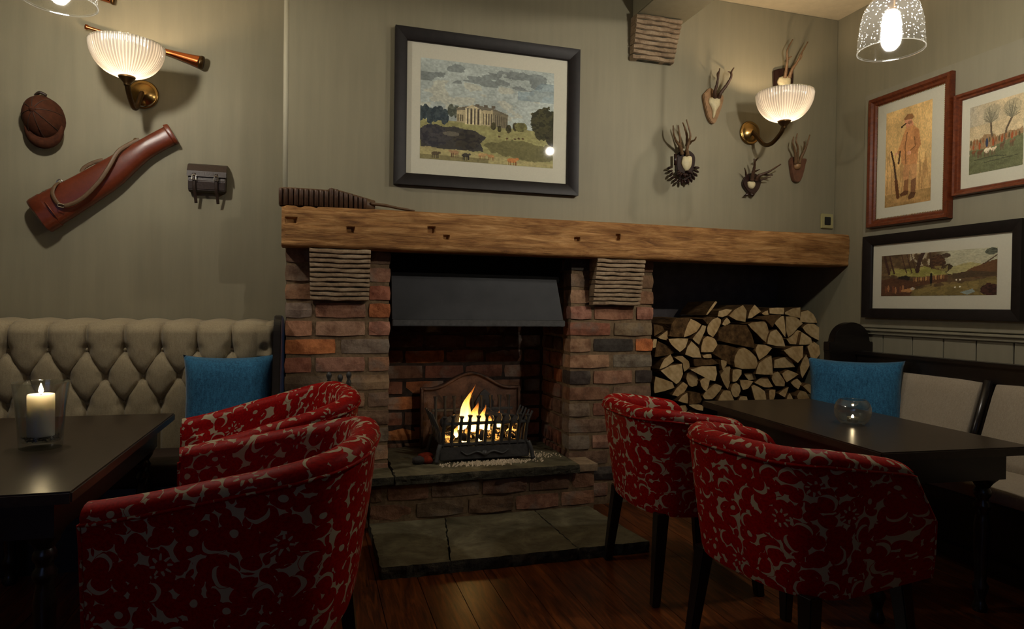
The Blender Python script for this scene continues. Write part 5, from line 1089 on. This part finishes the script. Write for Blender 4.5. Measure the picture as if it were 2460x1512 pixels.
def chair(label, loc, rz, arm_z, back_z, xf, lean, step, rot_uv=0.0, hw=.262):
    t = thing('tub_armchair', label, 'armchair', loc, 'red patterned tub armchairs', world=False); t.rotation_euler.z = rz
    xs, ax_ = -.04, .185; pts = []
    for k in range(24): pts.append(Vector((lerp(xf, xs, k/24), -hw, 0)))
    for k in range(61):
        a = -PI/2-PI*k/60; ca, sa = math.cos(a), math.sin(a); e = 2/2.9
        pts.append(Vector((xs+ax_*math.copysign(abs(ca)**e, ca), hw*math.copysign(abs(sa)**e, sa), 0)))
    for k in range(1, 25): pts.append(Vector((lerp(xs, xf, k/24), hw, 0)))
    # even arc-length samples
    d_ = [0]
    for a, c in zip(pts[:-1], pts[1:]): d_.append(d_[-1]+(c-a).length)
    n = 96; path = []
    for i in range(n+1):
        s_ = d_[-1]*i/n; j = max(0, min(len(pts)-2, next((q for q in range(len(d_)-1) if d_[q+1] >= s_-1e-9), len(pts)-2)))
        u_ = (s_-d_[j])/max(1e-9, d_[j+1]-d_[j]); path.append(pts[j].lerp(pts[j+1], min(1, max(0, u_))))
    th = .066; vs = []; uvs = []; sec_n = None; rimline = []
    for i, p in enumerate(path):
        tg = (path[min(i+1, n)]-path[max(i-1, 0)]).normalized(); out = Vector((tg.y, -tg.x, 0))
        if out.dot(Vector((p.x+.02, p.y, 0))) < 0: out = -out
        bk = max(0, min(1, (-p.x+.03)/.20)); sm = bk*bk*(3-2*bk)
        if step: sm = min(1, max(0, (xf-p.x)/(xf+.15))); sm = sm**.8
        else: sm = max(0, min(1, (xf-p.x)/(xf+.215)))**1.25
        zt = lerp(arm_z, back_z, sm); fr = max(0, (p.x-xs)/(xf-xs))
        sec = [(-.004, .292), (0.0, .31), (.004, .36), (.010, .44), (.016, .52), (.020, zt-.045), (.022, zt-.036)]
        for a in range(1, 8): an = PI*a/8; sec.append((.023-th/2+.001+(th/2+.003)*math.cos(an), zt-.034+.034*math.sin(an)))
        sec += [(.022-th, zt-.036), (.018-th, zt-.06), (.012-th, .52), (.006-th, .44), (-th, .36)]
        sec_n = len(sec); vlen = 0; last = None
        for j, (o_, z) in enumerate(sec):
            h_ = max(0, min(1, (z-.29)/(zt-.29))); q = p+out*o_; q = Vector((q.x-.030*h_*bk+lean*min(1, (1-h_)/.55)*fr, q.y, z))
            if last is not None: vlen += (q-last).length
            last = q; vs.append(q); uvs.append((d_[-1]*i/n*1.0+rot_uv, vlen+rot_uv*.7))
            if j == 6: rimline.append(q+out*.002)
    m = MB(); q = sec_n
    m.add(vs, [(i*q+j, (i+1)*q+j, (i+1)*q+j+1, i*q+j+1) for i in range(n) for j in range(q-1)]+[(i*q+q-1, (i+1)*q+q-1, (i+1)*q, i*q) for i in range(n)])
    m.f.append(tuple(range(q))); m.f.append(tuple(reversed(range(n*q, n*q+q)))); m.mi += [0, 0]
    me = bpy.data.meshes.new('shell'); me.from_pydata(m.v, [], m.f); uv = me.uv_layers.new(name='UVMap')
    for p_ in me.polygons:
        for li in p_.loop_indices:
            vi = me.loops[li].vertex_index; u_, v_ = uvs[vi]
            if len(p_.vertices) > 4: c = vs[vi]; u_, v_ = c.y, c.z
            uv.data[li].uv = (u_, v_)
    bm_ = bmesh.new(); bm_.from_mesh(me); bmesh.ops.recalc_face_normals(bm_, faces=bm_.faces); bm_.to_mesh(me); bm_.free()
    sh_ = link('back_and_arms', me, 'fabric', t); auto_smooth(sh_, 55)
    o = MB().tube(rimline, .0042, 6).to('piping', 'fabric', sh_, True); box_uv(o.data)
    for y_ in (0, n):
        P = [vs[y_*q+j] for j in range(0, 7)]; o = MB().tube([p_+Vector((.002, 0, 0)) for p_ in P], .004, 6).to('arm_piping', 'fabric', sh_, True); box_uv(o.data)
    rbox('seat_rail', -.16, max(xf+lean, .2)-.004, -hw+.058, hw-.058, .292, .372, .012, 'fabric', t)
    rbox('seat_cushion', -.155, .262, -hw+.062, hw-.062, .366, .435, .03, 'fabric', t, .018)
    rbox('seat_front', .17, .265, -hw+.012, hw-.012, .295, .40, .03, 'fabric', t)
    for sx in (-1, 1):
        for sy in (-1, 1):
            tp, bt = Vector((.165*sx-.01, .180*sy, .30)), Vector((.195*sx-.01, .205*sy, 0)); a, c = .021, .014
            MB().add([(bt.x-c, bt.y-c, 0), (bt.x+c, bt.y-c, 0), (bt.x+c, bt.y+c, 0), (bt.x-c, bt.y+c, 0), (tp.x-a, tp.y-a, .30), (tp.x+a, tp.y-a, .30), (tp.x+a, tp.y+a, .30), (tp.x-a, tp.y+a, .30)],
                     [(0, 3, 2, 1), (4, 5, 6, 7), (0, 1, 5, 4), (1, 2, 6, 5), (2, 3, 7, 6), (3, 0, 4, 7)]).to('leg', 'dark', t, bevel=.003)
    return t
chair('red floral velvet tub chair right of the hearth, nearest the fireplace', (1.305, 2.125, 0), math.radians(-3), .612, .650, .07, .14, True, 0, .230)
chair('red floral velvet tub chair in the right foreground at the dark table', (1.295, 1.505, 0), math.radians(9), .608, .655, .075, .14, True, .37, .230)
chair('red floral velvet tub chair nearest the blue cushion and banquette', (-.13, 2.325, 0), math.radians(189), .575, .70, .265, .0, False, .81)
chair('red floral velvet tub chair filling the left foreground', (-.12, 1.65, 0), math.radians(170), .598, .69, .248, .0, False, 1.23)

# ------------------------------------------------------------------ tables
def leg_profile(h): 
    return [(.020, 0), (.024, .012), (.017, .03), (.014, .045), (.022, .07), (.024, .085), (.016, .10), (.018, .12), (.021, .20), (.024, .28), (.020, .31), (.017, .325), (.025, .34), (.026, .352), (.018, .365), (.018, .372), (.025, .384), (.025, .396), (.019, .408), (.030, .425), (.032, .44), (.032, h)]
def table(label, cx, cy, w, l, rz):
    t = thing('low_table', label, 'table', (cx, cy, 0), world=False); t.rotation_euler.z = rz
    MB().box(-w/2, w/2, -l/2, l/2, ZT-.028, ZT).to('table_top', 'tabletop', t, bevel=.004)
    i = .05
    for y_ in (-l/2+i, l/2-i-.02): MB().box(-w/2+i, w/2-i, y_, y_+.02, ZT-.115, ZT-.028).to('apron', 'dark', t)
    for x_ in (-w/2+i, w/2-i-.02): MB().box(x_, x_+.02, -l/2+i+.02, l/2-i-.02, ZT-.115, ZT-.028).to('apron', 'dark', t)
    for sx in (-1, 1):
        for sy in (-1, 1):
            p = leg_profile(ZT-.03); sq = [z > .435 for r_, z in p]
            o = MB().lathe(p, (sx*(w/2-.085), sy*(l/2-.10), 0), 24, sq=sq).to('leg', 'dark', t); auto_smooth(o, 40)
    return t
table('dark low table with turned legs between bench and right-hand chairs', 1.952, 2.075, .565, 1.08, math.radians(-4.4))
table('dark low table with pillar candle at the left edge', -.79, 2.222, .58, 1.09, math.radians(-.6))
# pillar candle in a tapered glass
c = onZ(98, 1076, ZT); c.z = ZT
t = thing('candle_glass', 'tapered clear glass vase holding the white pillar candle', 'candle holder', tuple(c))
prof = [(.001, .0), (.050, .0), (.0535, .004), (.054, .02), (.058, .08), (.064, .14), (.070, .186), (.0705, .189), (.0685, .189), (.0665, .180), (.060, .12), (.0545, .06), (.051, .026), (.048, .020), (.001, .018)]
MB().lathe(prof, c, 40).to('vase', 'glass', t, True)
t2 = thing('pillar_candle', 'lit white pillar candle inside the tapered glass', 'candle', (c.x, c.y, ZT+.034))
MB().lathe([(.001, .034), (.033, .034), (.0335, .036), (.0335, .150), (.0325, .154), (.029, .154), (.020, .149), (.001, .148)], c, 32).to('wax', 'wax', t2, True)
MB().tube([(c.x, c.y, ZT+.147), (c.x+.001, c.y, ZT+.160)], .0012, 6).to('wick', 'black', t2)
MB().lathe([(.0005, .154), (.0045, .158), (.006, .164), (.0045, .172), (.002, .180), (.0003, .185)], c, 12).to('flame', 'candle_flame', t2, True)
m = MB(); rr = random.Random(4)
for k in range(260):
    a, r_ = rr.uniform(0, 2*PI), .046*math.sqrt(rr.random()); X, Y, Z = c.x+r_*math.cos(a), c.y+r_*math.sin(a), ZT+.022+.012*rr.random(); s_ = rr.uniform(.002, .004)
    m.add([(X+s_, Y, Z), (X-s_, Y, Z), (X, Y+s_, Z), (X, Y-s_, Z), (X, Y, Z+s_), (X, Y, Z-s_*.6)], [(0, 2, 4), (2, 1, 4), (1, 3, 4), (3, 0, 4), (2, 0, 5), (1, 2, 5), (3, 1, 5), (0, 3, 5)])
o = m.to('black_gravel', 'black'); o['kind'] = 'stuff'; tag(o, 'black gravel at the bottom of the candle glass', 'gravel')
# round glass tealight holder
c = onZ(2048, 1019, ZT); c.z = ZT
t = thing('tealight_holder', 'round clear glass tealight holder on the right-hand table', 'candle holder', tuple(c))
sp = [(.001, .0), (.034, .0), (.048, .008), (.060, .028), (.0635, .050), (.060, .072), (.050, .088), (.046, .0915), (.043, .0905), (.047, .084), (.056, .068), (.0585, .050), (.055, .032), (.044, .016), (.030, .010), (.001, .010)]
MB().lathe([(p.x, p.z) for p in spline([(r_, 0, z_) for r_, z_ in sp], 3)], c, 40).to('glass_globe', 'glass', t, True)
t2 = thing('tealight', 'small lit tealight inside the round glass holder', 'candle', (c.x, c.y, ZT+.012))
MB().lathe([(.001, .0105), (.019, .0105), (.019, .026), (.018, .026), (.018, .022), (.001, .022)], c, 24).to('cup', 'steel', t2, True)
MB().lathe([(.0005, .022), (.004, .024), (.0045, .027), (.003, .031), (.0003, .034)], c, 12).to('flame', 'candle_flame', t2, True)

# ------------------------------------------------------------------ buttoned banquette in the recess
def banquette():
    t = thing('banquette', 'beige button-tufted banquette with dark end panel against the recess wall', 'banquette', (-.9, 3.1, 0)); X0, X1, Zb, Zt_, Yf = -1.75, -.152, .36, .905, 3.005
    su, sv = .1345, .108; r1 = onY(556, 840, Yf); u0, z1 = r1.x, r1.z
    btn = []
    for k in range(-1, 12):
        for row in range(3):
            X = u0-su*k+(su/2 if row == 1 else 0); Z = z1-sv*row
            if X0+.03 < X < X1-.03: btn.append((X, Z))
    def f(u, v):
        X, Z = lerp(X0, X1, u), lerp(Zb, Zt_, v); a = (X-u0)/su; q = (z1-Z)/sv
        qq = min(2.0, max(0.0, q)); s_, d_ = a+qq/2, a-qq/2
        dist = su*min(abs(s_-round(s_)), abs(d_-round(d_))); br = math.sqrt(abs(math.sin(PI*s_))*abs(math.sin(PI*d_)))
        vert = abs(math.sin(PI*a))
        if a > .5 and q < .3: dist = max(dist, su*min(.5, (a-.5)*1.2)); br = max(br, min(1, (a-.5)*2.5))
        cw = .50 if q < 0 or q > 2 else lerp(.50, .20, min(1, min(q, 2-q)*3)); h_ = cw*(1-math.exp(-dist/.006))+.45*br**.6+(.50-cw)*.8
        pit = 0
        for bx, bz in btn:
            dd = (X-bx)**2+(Z-bz)**2
            if dd < .004: pit += math.exp(-dd/.00055)
        Y = Yf+.020-.042*h_+.022*min(1, pit)
        tp = (Zt_-Z); Y += .060*max(0, 1-tp/.055)**2.2
        e_ = X1-X; Y += .03*max(0, 1-e_/.025)**2
        return (X, Y, Z-(.010*(1-vert) if v > .97 else 0))
    nu, nv = 620, 150; m = MB().grid(f, nu, nv); V = m.v; k = len(V)
    m.v += [(V[(nv-1)*nu+i][0], YL-.004, V[(nv-1)*nu+i][2]+.004) for i in range(nu)]; m.f += [((nv-1)*nu+i, (nv-1)*nu+i+1, k+i+1, k+i) for i in range(nu-1)]; m.mi += [0]*(nu-1)
    tb_ = m.to('tufted_back', 'linen', t, True)
    MB().box(X0, X1, Yf+.07, YL-.006, .05, Zt_-.02).to('back_board', 'dark', t)
    for bx, bz in btn:
        MB().lathe([(.001, .006), (.006, .005), (.009, .001), (.008, -.003)], (bx, Yf+.021+.006, bz), 10, axis='-y').to('button', 'linen', tb_, True)
    rbox('seat', X0, X1, 2.705, 3.02, .285, .385, .03, 'leather_dark', t); MB().box(X0, X1, 2.73, 3.02, .0, .29).to('seat_base', 'dark', t)
    loop = [(2.69, 0), (YL-.006, 0), (YL-.006, .88)]+[(2.95-.12*math.cos(a)*0+.0, .0) for a in ()]
    loop += [(3.12, .915), (2.98, .930), (2.90, .925), (2.86, .89), (2.82, .76), (2.76, .60), (2.71, .54), (2.69, .50)]
    P = spline([Vector((X1+.002, y, z)) for y, z in loop[3:]], 4)
    MB().prism([Vector((X1+.002, y, z)) for y, z in loop[:3]]+P, (.030, 0, 0)).to('end_panel', 'dark', t, bevel=.004)
banquette()
def pillow(label, c, U, w, h, th, tilt, seed):
    U = Vector(U).normalized(); Nn = U.cross(Vector((0, 0, 1))).normalized(); V_ = (Vector((0, 0, 1))*math.cos(tilt)-Nn*math.sin(tilt)); Nt = U.cross(V_).normalized(); m = MB(); n = 34; vs = []
    for side in (1, -1):
        for j in range(n):
            for i in range(n):
                u_, v_ = -1+2*i/(n-1), -1+2*j/(n-1); k = max(0, (1-u_**4)*(1-v_**4))**.55
                px = u_*(1-.085*(1-v_*v_)**.8); pv = v_*(1-.085*(1-u_*u_)**.8); wr = .004*wob(u_*.22, v_*.22, side, 1, seed)*k
                cr = .006*math.sin(9*(u_-v_*.3)+seed)*math.exp(-((v_+.75)**2+(u_-.75)**2)*3)
                vs.append(Vector(c)+U*(px*w/2)+V_*(pv*h/2)+Nt*(side*(th/2*k+wr+cr)))
    m.add(vs, [(s_*n*n+j*n+i, s_*n*n+j*n+i+1, s_*n*n+(j+1)*n+i+1, s_*n*n+(j+1)*n+i) for s_ in (0, 1) for j in range(n-1) for i in range(n-1)])
    me = m.mesh('cushion'); bm_ = bmesh.new(); bm_.from_mesh(me); bmesh.ops.remove_doubles(bm_, verts=bm_.verts, dist=.0006); bmesh.ops.recalc_face_normals(bm_, faces=bm_.faces); bm_.to_mesh(me); bm_.free()
    me.transform(Matrix.Translation(-Vector(c))); o = link('scatter_cushion', me, 'blue', None, True); o.location = c; tag(o, label, 'cushion', 'blue scatter cushions')
pillow('blue woven cushion on the tufted banquette, left of the fireplace', (-.318, 2.885, .580), (1, 0, 0), .35, .385, .13, .13, 1)
# ------------------------------------------------------------------ settle along the right wall
def settle():
    t = thing('settle_bench', 'dark wooden settle with grey upholstered back pads along right wall', 'bench', (2.5, 1.7, 0)); ye = 2.70; y_end = .35
    # far end panel with a round head
    L_, R_ = onY(1993, 850, ye), onY(2100, 850, ye); zt_ = onY(2047, 775, ye).z; zs = onY(1993, 822, ye).z; xm = (L_.x+R_.x)/2; hw = (R_.x-L_.x)/2; rr = hw-.028
    loop = [(L_.x, 0), (R_.x, 0), (R_.x, zs)]+[(xm+rr*math.cos(a), zs+(zt_-zs)*math.sin(a)) for a in [PI*k/20 for k in range(21)]]+[(L_.x, zs), (L_.x, zs-.045), (L_.x+.004, zs-.05), (L_.x+.004, .2)]
    MB().prism([Vector((x_, ye, z_)) for x_, z_ in loop], (0, .045, 0)).to('end_panel', 'dark', t, bevel=.004)
    xb = 2.655; zr = onX(2200, 860, xb).z
    MB().box(xb-.012, xb+.035, y_end, ye-.001, zr-.085, zr).to('top_rail', 'dark', t, bevel=.008); MB().box(xb-.02, xb+.04, y_end, ye-.001, zr-.012, zr+.008).to('rail_cap', 'dark', t, bevel=.004)
    tl = .34   # recline per unit height
    def px_y(px, py): return onX(px, py, xb-.05).y
    edges = [ye-.01, px_y(2352, 930), px_y(2378, 935), 1.42, 1.37, .75]
    zb0, zt0 = .36, zr-.075
    MB().prism([Vector(q) for q in ((xb+.03, y_end, zr-.08), (xb+.03, y_end, .3), (xb-.115, y_end, .3), (xb-.005, y_end, zr-.08))], (0, ye-y_end-.002, 0)).to('back_board', 'dark', t)
    for a, c in ((edges[0], edges[1]), (edges[2], edges[3]), (edges[4], edges[5])):
        o = rbox('back_pad', -.03, .012, c+.006, a-.006, 0, (zt0-zb0)*1.05, .014, 'grey_linen', t); me = o.data
        for v in me.vertices: v.co = Vector((xb-.012-(zt0-zb0)*tl+v.co.x+v.co.z*tl, v.co.y, zb0+v.co.z*.96))
    for y_ in ((edges[1]+edges[2])/2, (edges[3]+edges[4])/2):
        MB().tube([(xb-.012-(zt0-zb0)*tl-.02, y_, zb0), (xb-.03, y_, zt0+.01)], .016, 10).to('post', 'dark', t, True)
    rbox('seat_pad', 2.235, xb-.09, y_end, ye-.004, .325, .385, .018, 'grey_linen', t)
    MB().box(2.245, xb, y_end, ye-.004, .285, .326).to('seat_board', 'dark', t, bevel=.004)
    MB().box(2.50, 2.53, y_end, ye-.004, .03, .285).to('base_panel', 'dark', t); MB().box(2.46, 2.53, y_end, ye-.004, 0, .05).to('plinth', 'dark', t)
settle()
pillow('blue woven cushion at the fireplace end of the dark settle', (2.44, 2.495, .568), (.70, -.68, 0), .41, .38, .14, .22, 2)

for o in S.objects:
    if '_w' in o.keys(): del o['_w']
